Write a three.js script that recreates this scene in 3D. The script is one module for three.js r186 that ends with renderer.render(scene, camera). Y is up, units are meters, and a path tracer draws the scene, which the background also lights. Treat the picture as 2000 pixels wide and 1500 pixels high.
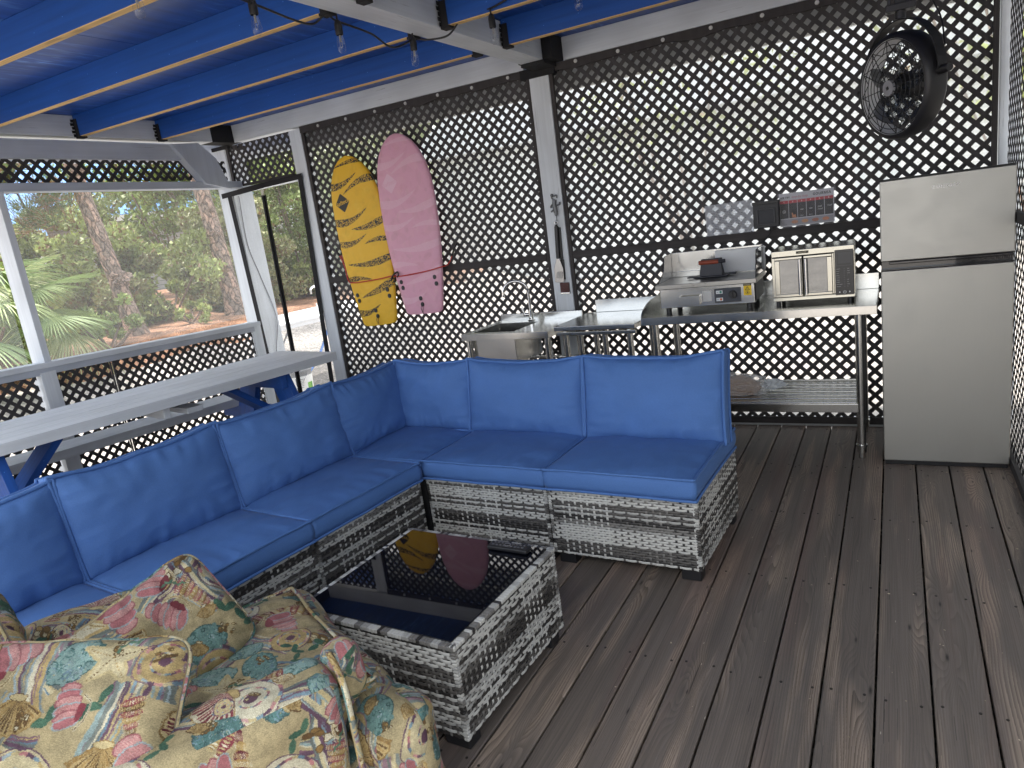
import * as THREE from 'three';
import { RoundedBoxGeometry } from 'three/addons/geometries/RoundedBoxGeometry.js';
import { mergeGeometries } from 'three/addons/utils/BufferGeometryUtils.js';

// ---------------------------------------------------------------- camera, sky, sun, exposure
const scene = new THREE.Scene();
const camera = new THREE.PerspectiveCamera(56.94, 4 / 3, 0.05, 400);
camera.position.set(0, 1.49, 4.58);
camera.rotation.order = 'YXZ';
camera.rotation.set(-12.852 * Math.PI / 180, 29.314 * Math.PI / 180, -7.78 * Math.PI / 180);

const renderer = new THREE.WebGLRenderer({ antialias: true });
renderer.setSize(1024, 768);
renderer.toneMapping = THREE.LinearToneMapping;
renderer.toneMappingExposure = 3.8;
renderer.shadowMap.enabled = true;

let seedv = 12345;
const rnd = () => { seedv = (seedv + 0x6d2b79f5) | 0; let t = Math.imul(seedv ^ (seedv >>> 15), 1 | seedv); t = (t + Math.imul(t ^ (t >>> 7), 61 | t)) ^ t; return ((t ^ (t >>> 14)) >>> 0) / 4294967296; };
const rr = (a, b) => a + (b - a) * rnd();
const setSeed = (s) => { seedv = s; };
const hash = (x, y, z = 0) => { let h = Math.imul(x | 0, 374761393) + Math.imul(y | 0, 668265263) + Math.imul(z | 0, 1274126177); h = Math.imul(h ^ (h >>> 13), 1103515245); return ((h ^ (h >>> 16)) >>> 0) / 4294967296; };
const sm = (t) => t * t * (3 - 2 * t);
const clamp = (x, a = 0, b = 1) => Math.min(b, Math.max(a, x));
function vn(x, y, px = 0, py = 0, s = 0) {           // value noise, tiling at px, py when given
  const xi = Math.floor(x), yi = Math.floor(y), u = sm(x - xi), v = sm(y - yi);
  const w = (i, p) => (p ? ((i % p) + p) % p : i);
  const a = hash(w(xi, px), w(yi, py), s), b = hash(w(xi + 1, px), w(yi, py), s), c = hash(w(xi, px), w(yi + 1, py), s), d = hash(w(xi + 1, px), w(yi + 1, py), s);
  return a + (b - a) * u + (c - a) * v + (a - b - c + d) * u * v;
}
function fbm(x, y, o = 4, px = 0, py = 0, s = 0) { let t = 0, a = 0.5, n = 0; for (let i = 0; i < o; i++) { t += a * vn(x, y, px, py, s + i); n += a; a *= 0.5; x *= 2; y *= 2; px *= 2; py *= 2; } return t / n; }
function vn3(x, y, z) { const zi = Math.floor(z), f = sm(z - zi); return vn(x, y, 0, 0, zi) * (1 - f) + vn(x, y, 0, 0, zi + 1) * f; }

{ // bright hazy sky with broken thin cloud, brightest round the high sun
  const W = 512, H = 256, d = new Float32Array(W * H * 4);
  const sd = new THREE.Vector3(-0.34, 0.935, 0.08).normalize();
  for (let j = 0; j < H; j++) for (let i = 0; i < W; i++) {
    const el = (j + 0.5) / H * Math.PI - Math.PI / 2, az = (i + 0.5) / W * Math.PI * 2 - Math.PI;
    const x = Math.cos(el) * Math.cos(az), y = Math.sin(el), z = Math.cos(el) * Math.sin(az);
    const up = Math.max(0, y), cs = x * sd.x + y * sd.y + z * sd.z;
    const cl = sm(clamp((fbm(x / (up + 0.35) * 1.6 + 9, z / (up + 0.35) * 1.6 + 4, 5) - 0.36) * 3.2));
    const glow = 0.5 * Math.exp(-(1 - cs) * 7);
    const hz = Math.exp(-up * 5);
    const blue = [0.42 + 0.30 * hz, 0.52 + 0.22 * hz, 0.68 + 0.08 * hz], white = [0.90, 0.89, 0.87];
    const k = y < 0 ? 0.55 : 1;
    for (let c = 0; c < 3; c++) d[(j * W + i) * 4 + c] = k * 0.92 * (blue[c] * (1 - cl) + white[c] * cl + glow * (1 - 0.08 * c));
    d[(j * W + i) * 4 + 3] = 1;
  }
  const t = new THREE.DataTexture(d, W, H, THREE.RGBAFormat, THREE.FloatType);
  t.mapping = THREE.EquirectangularReflectionMapping; t.magFilter = THREE.LinearFilter; t.needsUpdate = true;
  scene.background = t; scene.environment = t;
}
const sun = new THREE.DirectionalLight(new THREE.Color().setRGB(1, 0.95, 0.87), 2.5);
sun.position.set(-0.34 * 30, 0.935 * 30, 0.08 * 30); sun.target.position.set(-2, 0, 0);
sun.castShadow = true; sun.shadow.radius = 6; sun.shadow.mapSize.set(4096, 4096);
Object.assign(sun.shadow.camera, { left: -25, right: 25, top: 25, bottom: -25, near: 1, far: 90 });
scene.add(sun, sun.target);

// ---------------------------------------------------------------- object helpers
const GROUPS = { beam: 'painted roof beams', porch_post: 'white porch posts', insect_screen: 'insect screens', lattice_panel: 'dark lattice panels', sofa_module: 'modules of the blue wicker sofa', throw_pillow: 'floral throw pillows on the armchair', bush: 'shrubs outside the porch', leafy_tree: 'leafy trees round the porch', pine_tree: 'pine trees on the straw bank', surfboard: 'surfboards hung on the lattice' };
const used = {};
function numbered(n) { if (!(n in used)) { used[n] = 0; return n; } used[n]++; return n + '_' + String(used[n]).padStart(3, '0'); }
function tag(o, label, category, group) { o.userData = { ...o.userData, label, category }; group ??= GROUPS[o.name.replace(/_\d+$/, '')]; if (group) o.userData.group = group; return o; }
function thing(name, label, category, pos = [0, 0, 0], turn = 0, group) {
  const g = new THREE.Group(); g.name = numbered(name); g.position.set(...pos); g.rotation.y = turn; scene.add(g);
  return tag(g, label, category, group);
}
function part(name, geo, mat, parent) {
  const m = new THREE.Mesh(geo, mat); m.name = name; m.castShadow = m.receiveShadow = true; parent.add(m); return m;
}
function solo(name, geo, mat, label, category, group) { const m = part(numbered(name), geo, mat, scene); return tag(m, label, category, group); }
function struct(name, geo, mat) { const m = part(name, geo, mat, scene); m.userData.kind = 'structure'; return m; }
const V = (x, y, z) => new THREE.Vector3(x, y, z);
function boxUV(g, s = 1, long = 1) { // uv in metres, on the dominant plane of each face, v along the axis numbered long where the face holds it
  g = g.index ? g.toNonIndexed() : g;
  const p = g.attributes.position, uv = new Float32Array(p.count * 2), a = V(), b = V(), c = V();
  for (let i = 0; i < p.count; i += 3) {
    a.fromBufferAttribute(p, i); b.fromBufferAttribute(p, i + 1); c.fromBufferAttribute(p, i + 2);
    const n = b.clone().sub(a).cross(c.clone().sub(a)), ax = Math.abs(n.x), ay = Math.abs(n.y), az = Math.abs(n.z);
    for (let k = 0; k < 3; k++) {
      const x = p.getX(i + k), y = p.getY(i + k), z = p.getZ(i + k);
      let [u, v] = ax >= ay && ax >= az ? [z, y] : ay >= az ? [x, z] : [x, y];
      if (long === 0 && !(ax >= ay && ax >= az)) [u, v] = [v, u]; else if (long === 2 && ax >= ay && ax >= az) [u, v] = [v, u];
      uv[(i + k) * 2] = u * s; uv[(i + k) * 2 + 1] = v * s;
    }
  }
  g.setAttribute('uv', new THREE.BufferAttribute(uv, 2)); return g;
}
function bx(w, h, d, x = 0, y = 0, z = 0, r = 0.003) { // rounded box centred at x, y, z, uv in metres
  const q = Math.min(r, w / 2.01, h / 2.01, d / 2.01);
  const g = q > 0.0005 ? new RoundedBoxGeometry(w, h, d, 1, q) : new THREE.BoxGeometry(w, h, d);
  g.translate(x, y, z); return boxUV(g, 1, w >= h && w >= d ? 0 : h >= d ? 1 : 2);
}
function bar(a, b, w, t, roll = 0) { // bar from a to b, w across, t the other way
  const A = V(...a), B = V(...b), L = A.distanceTo(B), g = bx(w, t, L);
  g.rotateZ(roll);
  const m = new THREE.Matrix4().lookAt(B, A, Math.abs(B.y - A.y) / L > 0.95 ? V(1, 0, 0) : V(0, 1, 0));
  g.applyMatrix4(m); g.translate((A.x + B.x) / 2, (A.y + B.y) / 2, (A.z + B.z) / 2); return g;
}
function strip(g) { const q = g.index ? g.toNonIndexed() : g; for (const k of Object.keys(q.attributes)) if (!['position', 'normal', 'uv'].includes(k)) q.deleteAttribute(k); return q; }
const merge = (list) => mergeGeometries(list.map(strip), false);
function tube(pts, r, seg = 24, rs = 8, closed = false) { return new THREE.TubeGeometry(new THREE.CatmullRomCurve3(pts.map((p) => V(...p)), closed, 'catmullrom', 0.5), seg, r, rs, closed); }
function rod(a, b, r, rs = 12, r2 = r) {
  const A = V(...a), B = V(...b), L = A.distanceTo(B), g = new THREE.CylinderGeometry(r2, r, L, rs);
  g.applyQuaternion(new THREE.Quaternion().setFromUnitVectors(V(0, 1, 0), B.clone().sub(A).normalize()));
  g.translate((A.x + B.x) / 2, (A.y + B.y) / 2, (A.z + B.z) / 2); return g;
}
function smooth(g) { // average the normals of vertices that share a place
  g.computeVertexNormals(); const p = g.attributes.position, n = g.attributes.normal, m = new Map();
  const key = (i) => Math.round(p.getX(i) * 2e4) + ',' + Math.round(p.getY(i) * 2e4) + ',' + Math.round(p.getZ(i) * 2e4);
  for (let i = 0; i < p.count; i++) { const k = key(i), v = m.get(k) || [0, 0, 0]; v[0] += n.getX(i); v[1] += n.getY(i); v[2] += n.getZ(i); m.set(k, v); }
  for (let i = 0; i < p.count; i++) { const v = m.get(key(i)), l = Math.hypot(...v) || 1; n.setXYZ(i, v[0] / l, v[1] / l, v[2] / l); }
  return g;
}
function prism(poly, z0, z1) { // convex polygon in x, y between z0 and z1
  const pos = [], n = poly.length, P = (p, z) => [p[0], p[1], z];
  const tri = (a, b, c) => pos.push(...a, ...b, ...c);
  for (let i = 1; i < n - 1; i++) { tri(P(poly[0], z1), P(poly[i], z1), P(poly[i + 1], z1)); tri(P(poly[0], z0), P(poly[i + 1], z0), P(poly[i], z0)); }
  for (let i = 0; i < n; i++) { const a = poly[i], b = poly[(i + 1) % n]; tri(P(a, z0), P(b, z0), P(b, z1)); tri(P(a, z0), P(b, z1), P(a, z1)); }
  const g = new THREE.BufferGeometry(); g.setAttribute('position', new THREE.Float32BufferAttribute(pos, 3)); g.computeVertexNormals(); return boxUV(g);
}

// ---------------------------------------------------------------- textures and materials
function dataTex(w, h, fn, srgb = true, rep = 1) { // fn(x, y) returns [r, g, b] in 0..1, display values
  const d = new Uint8Array(w * h * 4);
  for (let j = 0; j < h; j++) for (let i = 0; i < w; i++) { const c = fn(i, j), o = (j * w + i) * 4; for (let k = 0; k < 3; k++) d[o + k] = clamp(c[k]) * 255; d[o + 3] = 255; }
  const t = new THREE.DataTexture(d, w, h); t.wrapS = t.wrapT = THREE.RepeatWrapping; t.magFilter = THREE.LinearFilter; t.minFilter = THREE.LinearMipmapLinearFilter; t.generateMipmaps = true;
  if (srgb) t.colorSpace = THREE.SRGBColorSpace; const [a, b] = Array.isArray(rep) ? rep : [rep, rep]; t.repeat.set(a, b); t.needsUpdate = true; return t;
}
function canvasTex(w, h, draw, srgb = true) {
  const c = document.createElement('canvas'); c.width = w; c.height = h; draw(c.getContext('2d'), w, h);
  const t = new THREE.CanvasTexture(c); t.wrapS = t.wrapT = THREE.RepeatWrapping; if (srgb) t.colorSpace = THREE.SRGBColorSpace; return t;
}
const S = (o) => new THREE.MeshStandardMaterial({ roughness: 0.6, ...o });
const P = (o) => new THREE.MeshPhysicalMaterial({ roughness: 0.6, ...o });
const rgb = (r, g, b) => new THREE.Color().setRGB(r, g, b);

// grey-white exterior paint, brushed on, with knots and hairline checks along the grain
const paintTex = dataTex(512, 1024, (x, y) => {
  const g = fbm(x / 512 * 40, y / 1024 * 3, 3, 40, 3, 5), m = fbm(x / 512 * 4, y / 1024 * 6, 3, 4, 6, 8);
  const ck = vn(x / 512 * 64, y / 1024 * 3, 64, 3, 21) > 0.93 ? 0.10 : 0;
  const v = 0.86 + (g - 0.5) * 0.07 + (m - 0.5) * 0.08 - ck * (vn(x / 3, y / 40, 0, 0, 3) > 0.55 ? 1 : 0.15);
  return [v * 0.95, v * 0.975, v];
}, true, [2, 0.8]);
const mPaint = S({ map: paintTex, roughness: 0.55, bumpMap: paintTex, bumpScale: 0.0012 });
const mPaintGrey = S({ map: paintTex, color: rgb(0.72, 0.74, 0.8), roughness: 0.55, bumpMap: paintTex, bumpScale: 0.0012 });
// blue painted plywood
const plyTex = dataTex(1024, 1024, (x, y) => {
  const g = fbm(x / 1024 * 6 + fbm(x / 200, y / 200, 2) * 1.2, y / 1024 * 70, 4, 0, 0, 2), m = fbm(x / 1024 * 5, y / 1024 * 5, 4, 5, 5, 9);
  const sc = clamp((fbm(x / 1024 * 22, y / 1024 * 120, 3, 22, 120, 4) - 0.60) * 4) * clamp((m - 0.42) * 4);
  const l = 0.86 + (g - 0.5) * 0.30 + (m - 0.5) * 0.2;
  return [0.13 * l + sc * 0.26, 0.335 * l + sc * 0.25, 0.68 * l + sc * 0.2];
}, true, [0.5, 0.5]);
const mPly = S({ map: plyTex, roughness: 0.42, bumpMap: plyTex, bumpScale: 0.004 });
const blueTex = dataTex(512, 512, (x, y) => {
  const g = fbm(x / 512 * 50, y / 512 * 3, 4, 50, 3, 12), m = fbm(x / 512 * 4, y / 512 * 4, 3, 4, 4, 3), sp = hash(x >> 1, y >> 1, 8) > 0.9996 ? 0.3 : 0;
  const l = 0.92 + (g - 0.5) * 0.14 + (m - 0.5) * 0.12;
  return [0.115 * l + sp, 0.345 * l + sp, 0.69 * l + sp];
}, true, [1.6, 0.7]);
const mBlueWood = S({ map: blueTex, roughness: 0.5, bumpMap: blueTex, bumpScale: 0.0012 });
const rawTex = dataTex(256, 512, (x, y) => {
  const g = fbm(x / 256 * 26, y / 512 * 3, 4, 26, 3, 5), k = fbm(x / 256 * 3, y / 512 * 6, 3, 3, 6, 7);
  const l = 0.9 + (g - 0.5) * 0.22 - clamp((k - 0.62) * 4) * 0.2;
  return [0.93 * l, 0.77 * l, 0.50 * l];
}, true, [8, 1]);
const mRaw = S({ map: rawTex, roughness: 0.7 });
// dark lattice plastic-coated wood, slightly dusty
const latTex = dataTex(256, 512, (x, y) => {
  const g = fbm(x / 256 * 20, y / 512 * 4, 3, 20, 4, 5), m = fbm(x / 256 * 3, y / 512 * 6, 3, 3, 6, 2);
  const l = 0.235 + (g - 0.5) * 0.07 + (m - 0.5) * 0.08; return [l * 1.02, l * 0.98, l];
}, true, [4, 1]);
const mLat = S({ map: latTex, roughness: 0.7 });
const mLatTrim = S({ map: latTex, color: rgb(0.8, 0.76, 0.74), roughness: 0.75, bumpMap: latTex, bumpScale: 0.002 });
const mTar = S({ color: rgb(0.010, 0.010, 0.012), roughness: 0.85 });
const mBlack = S({ color: rgb(0.012, 0.012, 0.014), roughness: 0.45 });
const mBlackGloss = P({ color: rgb(0.008, 0.008, 0.011), roughness: 0.12, clearcoat: 0.6 });
// brushed steel
const brushTex = dataTex(512, 512, (x, y) => { const v = 0.84 + (fbm(x / 512 * 200, y / 512 * 6, 3, 200, 6, 2) - 0.5) * 0.14 + (fbm(x / 512 * 6, y / 512 * 6, 3, 6, 6, 5) - 0.5) * 0.16; return [v, v, v]; }, false, [2, 2]);
const mSteel = S({ color: rgb(0.62, 0.62, 0.60), metalness: 1, roughness: 0.24, roughnessMap: brushTex });
const mSteelTube = S({ color: rgb(0.60, 0.60, 0.58), metalness: 1, roughness: 0.24 });
const mChrome = S({ color: rgb(0.7, 0.7, 0.7), metalness: 1, roughness: 0.08 });
const mFridge = S({ color: rgb(0.41, 0.405, 0.38), metalness: 0.92, roughness: 0.52, roughnessMap: brushTex });
// ---------------------------------------------------------------- ground outside
const gravelTex = dataTex(1024, 1024, (x, y) => {
  let best = 9, id = 0; const cx = x / 1024 * 96, cy = y / 1024 * 96, xi = Math.floor(cx), yi = Math.floor(cy);
  for (let a = -1; a <= 1; a++) for (let b = -1; b <= 1; b++) {
    const i = ((xi + a) % 96 + 96) % 96, j = ((yi + b) % 96 + 96) % 96, px = xi + a + hash(i, j, 1), py = yi + b + hash(i, j, 2), dd = Math.hypot(px - cx, py - cy);
    if (dd < best) { best = dd; id = hash(i, j, 3); }
  }
  const e = clamp(1.25 - best * 0.7), m = fbm(x / 1024 * 7, y / 1024 * 7, 3, 7, 7, 4), l = (0.54 + id * 0.24) * (0.76 + e * 0.2) + (m - 0.5) * 0.14;
  return [l * 1.0, l * 0.965, l * 0.93];
}, true, 0.45);
const strawTex = dataTex(1024, 1024, (x, y) => {
  const f = (a, s) => { const c = Math.cos(a), q = Math.sin(a), u = x * c + y * q, v = -x * q + y * c; return vn(u / 46, v / 2.6, 0, 0, s); };
  const n = Math.max(f(0.3, 1), f(1.5, 2), f(2.4, 3)), m = fbm(x / 1024 * 8, y / 1024 * 8, 3, 8, 8, 1), l = 0.50 + (n - 0.6) * 0.7 + (m - 0.5) * 0.25;
  return [l * 1.0, l * 0.755, l * 0.60];
}, true, 0.5);
const mGravel = S({ map: gravelTex, roughness: 0.95, bumpMap: gravelTex, bumpScale: 0.012 });
const mStraw = S({ map: strawTex, roughness: 0.95, bumpMap: strawTex, bumpScale: 0.03 });
const groundY = (x, z) => { // flat by the porch, a bank rising among the pines to the left
  const t = sm(clamp((-x - 7.2) / 3.2)), b = fbm(x * 0.5 + 40, z * 0.5 + 40, 3) - 0.5;
  return -0.12 + t * 0.58 + b * (0.06 + 0.22 * t) + clamp((-x - 11) / 40) * 1.2;
};
function sheet(x0, x1, z0, z1, nx, nz, yf) {
  const g = new THREE.PlaneGeometry(1, 1, nx, nz), p = g.attributes.position, uv = g.attributes.uv;
  for (let i = 0; i < p.count; i++) { const x = x0 + (p.getX(i) + 0.5) * (x1 - x0), z = z0 + (0.5 - p.getY(i)) * (z1 - z0); p.setXYZ(i, x, yf(x, z), z); uv.setXY(i, x, -z); }
  g.computeVertexNormals(); return g;
}
struct('ground', sheet(-150, 90, -130, 90, 240, 220, (x, z) => groundY(x, z) - (x > -6.2 && x < 1.6 && z > -1 && z < 6.2 ? 0.08 : 0)), mGravel);
struct('pine_straw_bed', sheet(-40, -8.0, -13, 12, 120, 120, (x, z) => groundY(x, z) + 0.02 + 0.04 * fbm(x * 3, z * 3, 3) - sm(clamp((x + 9.2 + Math.sin(z * 0.9) * 0.25 + fbm(z * 1.3, 3, 3) * 0.8) / 0.5)) * 0.1), mStraw);

// ---------------------------------------------------------------- deck of single boards
const woodPx = (x, y, W, H, n) => { // n boards side by side in one texture, grain along y
  const bw = W / n, b = Math.floor(x / bw), u = (x / bw - b - 0.5), v = y / H;
  const cx = (hash(b, 1, 3) - 0.5) * 0.9, wob = (fbm(b * 17 + u * 1.5, v * 5, 3, 0, 0, 7) - 0.5);
  let dist = 0, kd = 0;
  for (let k = 0; k < 5; k++) { const ku = (hash(b, k, 5) - 0.5) * 0.9, kv = hash(b, k, 6); let dv = (v - kv); dv -= Math.round(dv); const q = Math.hypot((u - ku) * 1.0, dv * 9); dist += 0.34 * Math.exp(-q * q * 16); kd = Math.max(kd, Math.exp(-q * q * 2600 * (0.5 + hash(b, k, 9)))); }
  const ring = Math.abs(u - cx) * (1.1 + wob * 1.2) + dist + 0.25 * Math.sin(v * 6.283 * 2 + b) * 0.3 + wob * 0.24;
  const saw = (ring * 19) % 1, grain = Math.pow(Math.abs(saw < 0 ? saw + 1 : saw), 1.6);
  const fine = vn(x / 1.6, y / 70, 0, 0, b) - 0.5, mid = fbm(x / 26, y / 210, 3, 0, 0, b + 40) - 0.5;
  const wearN = fbm(x / 60 + b * 9, y / 240, 4, 0, 0, 31), wear = sm(clamp((wearN - 0.47) * 4.2)), red = fbm(x / 90 + b * 5, y / 330, 3, 0, 0, 71);
  const crack = vn(x / 3, y / 260, 0, 0, b + 90) > 0.965 ? 1 : 0;
  return { grain, fine, mid, wear, red, kd, crack, tone: hash(b, 2, 8) };
};
const deckTex = dataTex(2048, 2048, (x, y) => {
  const w = woodPx(x, y, 2048, 2048, 14);
  let l = 0.395 + (w.tone - 0.5) * 0.05 + w.fine * 0.05 + w.mid * 0.08 - (w.grain - 0.4) * 0.05;
  l += w.wear * (0.045 + (0.6 - w.grain) * 0.13 + w.fine * 0.06);
  l *= 1 - 0.62 * w.kd; l *= 1 - 0.4 * w.crack;
  const fl = hash(x >> 1, y >> 2, 5) > 0.99992 ? 0.3 : 0, rd = clamp((w.red - 0.5) * 3) * 0.03;
  return [l * 1.05 + rd * 0.8 + w.wear * 0.022 + fl, l * 0.968 - rd * 0.1 + w.wear * 0.008 + fl, l * 0.90 - rd * 0.15 - w.wear * 0.008 + fl * 0.9];
}, true, 1);
const deckBump = dataTex(1024, 1024, (x, y) => { const w = woodPx(x * 2, y * 2, 2048, 2048, 14), v = 0.6 + w.fine * 0.35 - w.grain * 0.25 - w.kd * 0.3 - w.crack * 0.4; return [v, v, v]; }, false, 1);
const mDeck = S({ map: deckTex, bumpMap: deckBump, bumpScale: 0.0007, roughness: 0.6 });
{
  const deck = new THREE.Group(); deck.name = 'deck_floor'; deck.userData.kind = 'structure'; scene.add(deck);
  const L = 5.35, pitch = 0.146, w = 0.1395;
  for (let k = -35; k <= 3; k++) {
    const g = new RoundedBoxGeometry(w, 0.028, L, 2, 0.004), p = g.attributes.position, uv = g.attributes.uv, n = g.attributes.normal;
    const slot = ((k * 5) % 14 + 14) % 14, off = hash(k, 4, 4) * 3, flip = hash(k, 5, 5) > 0.5 ? -1 : 1;
    for (let i = 0; i < p.count; i++) {
      const x = p.getX(i), z = p.getZ(i);
      uv.setXY(i, (slot + 0.5 + flip * x / w * 0.94) / 14, 0.5 + (off > 1.5 ? 1 : -1) * z / L * 0.985);
    }
    g.translate(-0.0644 + 0.146 * (k + 0.5), -0.014, 0.0 + L / 2);
    part('board', g, mDeck, deck);
  }
  // screw heads, two at every joist crossing
  const sg = new THREE.CylinderGeometry(0.0045, 0.0045, 0.003, 8), ms = S({ color: rgb(0.05, 0.045, 0.04), metalness: 0.6, roughness: 0.5 });
  const pos = []; for (let k = -35; k <= 3; k++) for (let j = 0; j < 9; j++) for (const s of [-0.045, 0.045]) pos.push([-0.0644 + pitch * (k + 0.5) + s + (hash(k, j, 2) - 0.5) * 0.012, -0.0004, 0.08 + j * 0.62 + (hash(k, j, 3) - 0.5) * 0.02]);
  const im = new THREE.InstancedMesh(sg, ms, pos.length), M = new THREE.Matrix4(); pos.forEach((q, i) => im.setMatrixAt(i, M.makeTranslation(...q)));
  im.name = 'deck_screw'; im.userData.kind = 'stuff'; deck.add(im);
  { // dry leaf crumbs and flecks lying on the boards
    const cg = new THREE.IcosahedronGeometry(1, 0).scale(1, 0.25, 0.6), li = new THREE.InstancedMesh(cg, S({ roughness: 0.9 }), 260), o = new THREE.Object3D();
    for (let i = 0; i < 260; i++) { o.position.set(0.45 - 2.6 * hash(i, 1, 61) * hash(i, 7, 61), 0.001, 0.3 + 3.6 * hash(i, 2, 61)); o.rotation.y = hash(i, 3, 61) * 6; o.scale.setScalar(0.0012 + 0.0042 * Math.pow(hash(i, 4, 61), 4)); o.updateMatrix(); li.setMatrixAt(i, o.matrix); const q = 0.25 + 0.4 * hash(i, 5, 61); li.setColorAt(i, rgb(q, q * 0.85, q * 0.62)); }
    li.name = 'leaf_litter'; li.userData.kind = 'stuff'; deck.add(li);
  }
  const edge = merge([bx(0.04, 0.22, L, -5.2, -0.14, L / 2), bx(0.04, 0.22, L, 0.53, -0.14, L / 2), bx(5.7, 0.22, 0.04, -2.36, -0.14, L - 0.02), bx(5.7, 0.22, 0.03, -2.36, -0.14, -0.005), ...[0.6, 1.4, 2.2, 3, 3.8, 4.6, 5.4].map((z) => bx(5.7, 0.14, 0.04, -2.36, -0.1, z))]);
  part('deck_frame', edge, S({ map: latTex, color: rgb(0.9, 0.8, 0.7) }), deck);
}

// ---------------------------------------------------------------- roof and beams
{
  const roof = thing('porch_roof', 'blue painted porch roof with bare-edged joists over the sofa', 'roof');
  for (let i = 0; i < 3; i++) for (let j = 0; j < 4; j++) {
    const x0 = -5.75 + i * 2.44, z0 = -0.62 + j * 1.22, w = Math.min(2.436, 1.05 - x0), g = bx(w, 0.018, 1.216, x0 + w / 2, 2.596, z0 + 0.61, 0.001);
    part('ceiling_panel', g, mPly, roof);
  }
  part('roof_covering', bx(6.9, 0.03, 4.95, -2.35, 2.625, 1.81), S({ color: rgb(0.1, 0.2, 0.4), metalness: 0.4, roughness: 0.5 }), roof);
  const hg = (s) => { // hanger: ragged black metal shoe round a joist end
    const l = [bx(0.05, 0.012, 0.05, s * 0.022, -0.002, 0, 0.001)];
    for (const q of [-1, 1]) {
      l.push(bx(0.04, 0.12, 0.003, s * 0.02, 0.058, q * 0.022, 0.001));
      for (let i = 0; i < 5; i++) l.push(bx(0.003, 0.019, 0.022 + (i % 2) * 0.007, s * 0.003, 0.012 + i * 0.024, q * (0.03 + (i % 2) * 0.003), 0.001));
    }
    return merge(l);
  };
  const hgL = hg(1), hgR = hg(-1);
  for (let i = 0; i < 6; i++) for (const [x0, x1] of [[-4.95, -2.085], [-1.925, 0.47]]) {
    const z = 0.708 + i * 0.637, L = x1 - x0, j = part('joist', bx(L, 0.139, 0.038, (x0 + x1) / 2, 2.517, z, 0.002), mBlueWood, roof);
    part('bare_edge', bx(L - 0.002, 0.004, 0.036, (x0 + x1) / 2, 2.4462, z, 0.001), mRaw, j);
    for (const [x, g] of [[x0, hgL], [x1, hgR]]) { const h = part('joist_hanger', g, mTar, j); h.position.set(x, 2.441, z); }
  }
  part('ridge_blocking', merge([bx(6.7, 0.14, 0.04, -2.35, 2.517, -0.58), bx(6.7, 0.14, 0.04, -2.35, 2.517, 4.24)]), mPaintGrey, roof);
  part('fascia', merge([bx(6.86, 0.2, 0.025, -2.35, 2.50, -0.63), bx(0.025, 0.2, 4.88, -5.78, 2.50, 1.81), bx(0.025, 0.2, 4.88, 1.07, 2.50, 1.81)]), mPaint, roof);
}
solo('beam', bx(2.78, 0.139, 0.09, -3.55, 2.517, -0.042), mPaint, 'white back beam above the two surfboards', 'beam');
solo('beam', bx(2.36, 0.139, 0.09, -0.69, 2.517, -0.042), mPaint, 'white back beam above the griddle and hanging fan', 'beam');
solo('beam', bx(0.15, 0.139, 3.66, -2.005, 2.511, 2.02), mPaint, 'white cross beam carrying blue joists from the middle post', 'beam');
solo('beam', bx(0.14, 0.139, 3.65, -5.02, 2.517, 2.045), mPaint, 'white left beam where the blue joists hang above the window', 'beam');
solo('beam', bx(0.14, 0.139, 3.85, 0.55, 2.517, 1.925), mPaint, 'white right beam above the side lattice wall', 'beam');
solo('beam', bx(5.4, 0.139, 0.10, -2.3, 2.512, 3.91), mPaint, 'white front beam at the open side of the porch', 'beam');

// ---------------------------------------------------------------- lattice
function clipPoly(poly, a, b, c) { // keep a x + b y <= c
  const out = [];
  for (let i = 0; i < poly.length; i++) {
    const p = poly[i], q = poly[(i + 1) % poly.length], dp = a * p[0] + b * p[1] - c, dq = a * q[0] + b * q[1] - c;
    if (dp <= 0) out.push(p);
    if ((dp < 0 && dq > 0) || (dp > 0 && dq < 0)) { const t = dp / (dp - dq); out.push([p[0] + (q[0] - p[0]) * t, p[1] + (q[1] - p[1]) * t]); }
  }
  return out;
}
function slats(parent, x0, x1, y0, y1, pitch = 0.0755, sw = 0.0232, t = 0.0035, ox = 0) {
  const r = Math.SQRT1_2;
  for (const s of [1, -1]) {
    const u0 = Math.floor((s > 0 ? x0 + y0 : x0 - y1) / pitch) - 1, u1 = Math.ceil((s > 0 ? x1 + y1 : x1 - y0) / pitch) + 1;
    for (let k = u0; k <= u1; k++) {
      const c = (k * pitch + ox) * r; // x*r + s*y*r = c
      let poly = [[x0, y0], [x1, y0], [x1, y1], [x0, y1]];
      poly = clipPoly(poly, r, s * r, c + sw / 2); poly = poly.length ? clipPoly(poly, -r, -s * r, -c + sw / 2) : poly;
      if (poly.length < 3) continue;
      let ar = 0; for (let i = 0; i < poly.length; i++) { const p = poly[i], q = poly[(i + 1) % poly.length]; ar += p[0] * q[1] - p[1] * q[0]; }
      if (Math.abs(ar) < 4e-5) continue; if (ar < 0) poly.reverse();
      part('slat', prism(poly, s > 0 ? 0 : -t, s > 0 ? t : 0), mLat, parent);
    }
  }
}
function lattice(label, x0, x1, y0, y1, opts = {}) { // in its own plane: x along, y up, z outwards to the viewer
  const g = thing('lattice_panel', label, 'lattice', opts.pos || [0, 0, 0], opts.turn || 0);
  slats(g, x0 + 0.004, x1 - 0.004, y0 + 0.004, y1 - 0.004, 0.0755, opts.sw || 0.0242, opts.t || 0.0035);
  return g;
}
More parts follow.
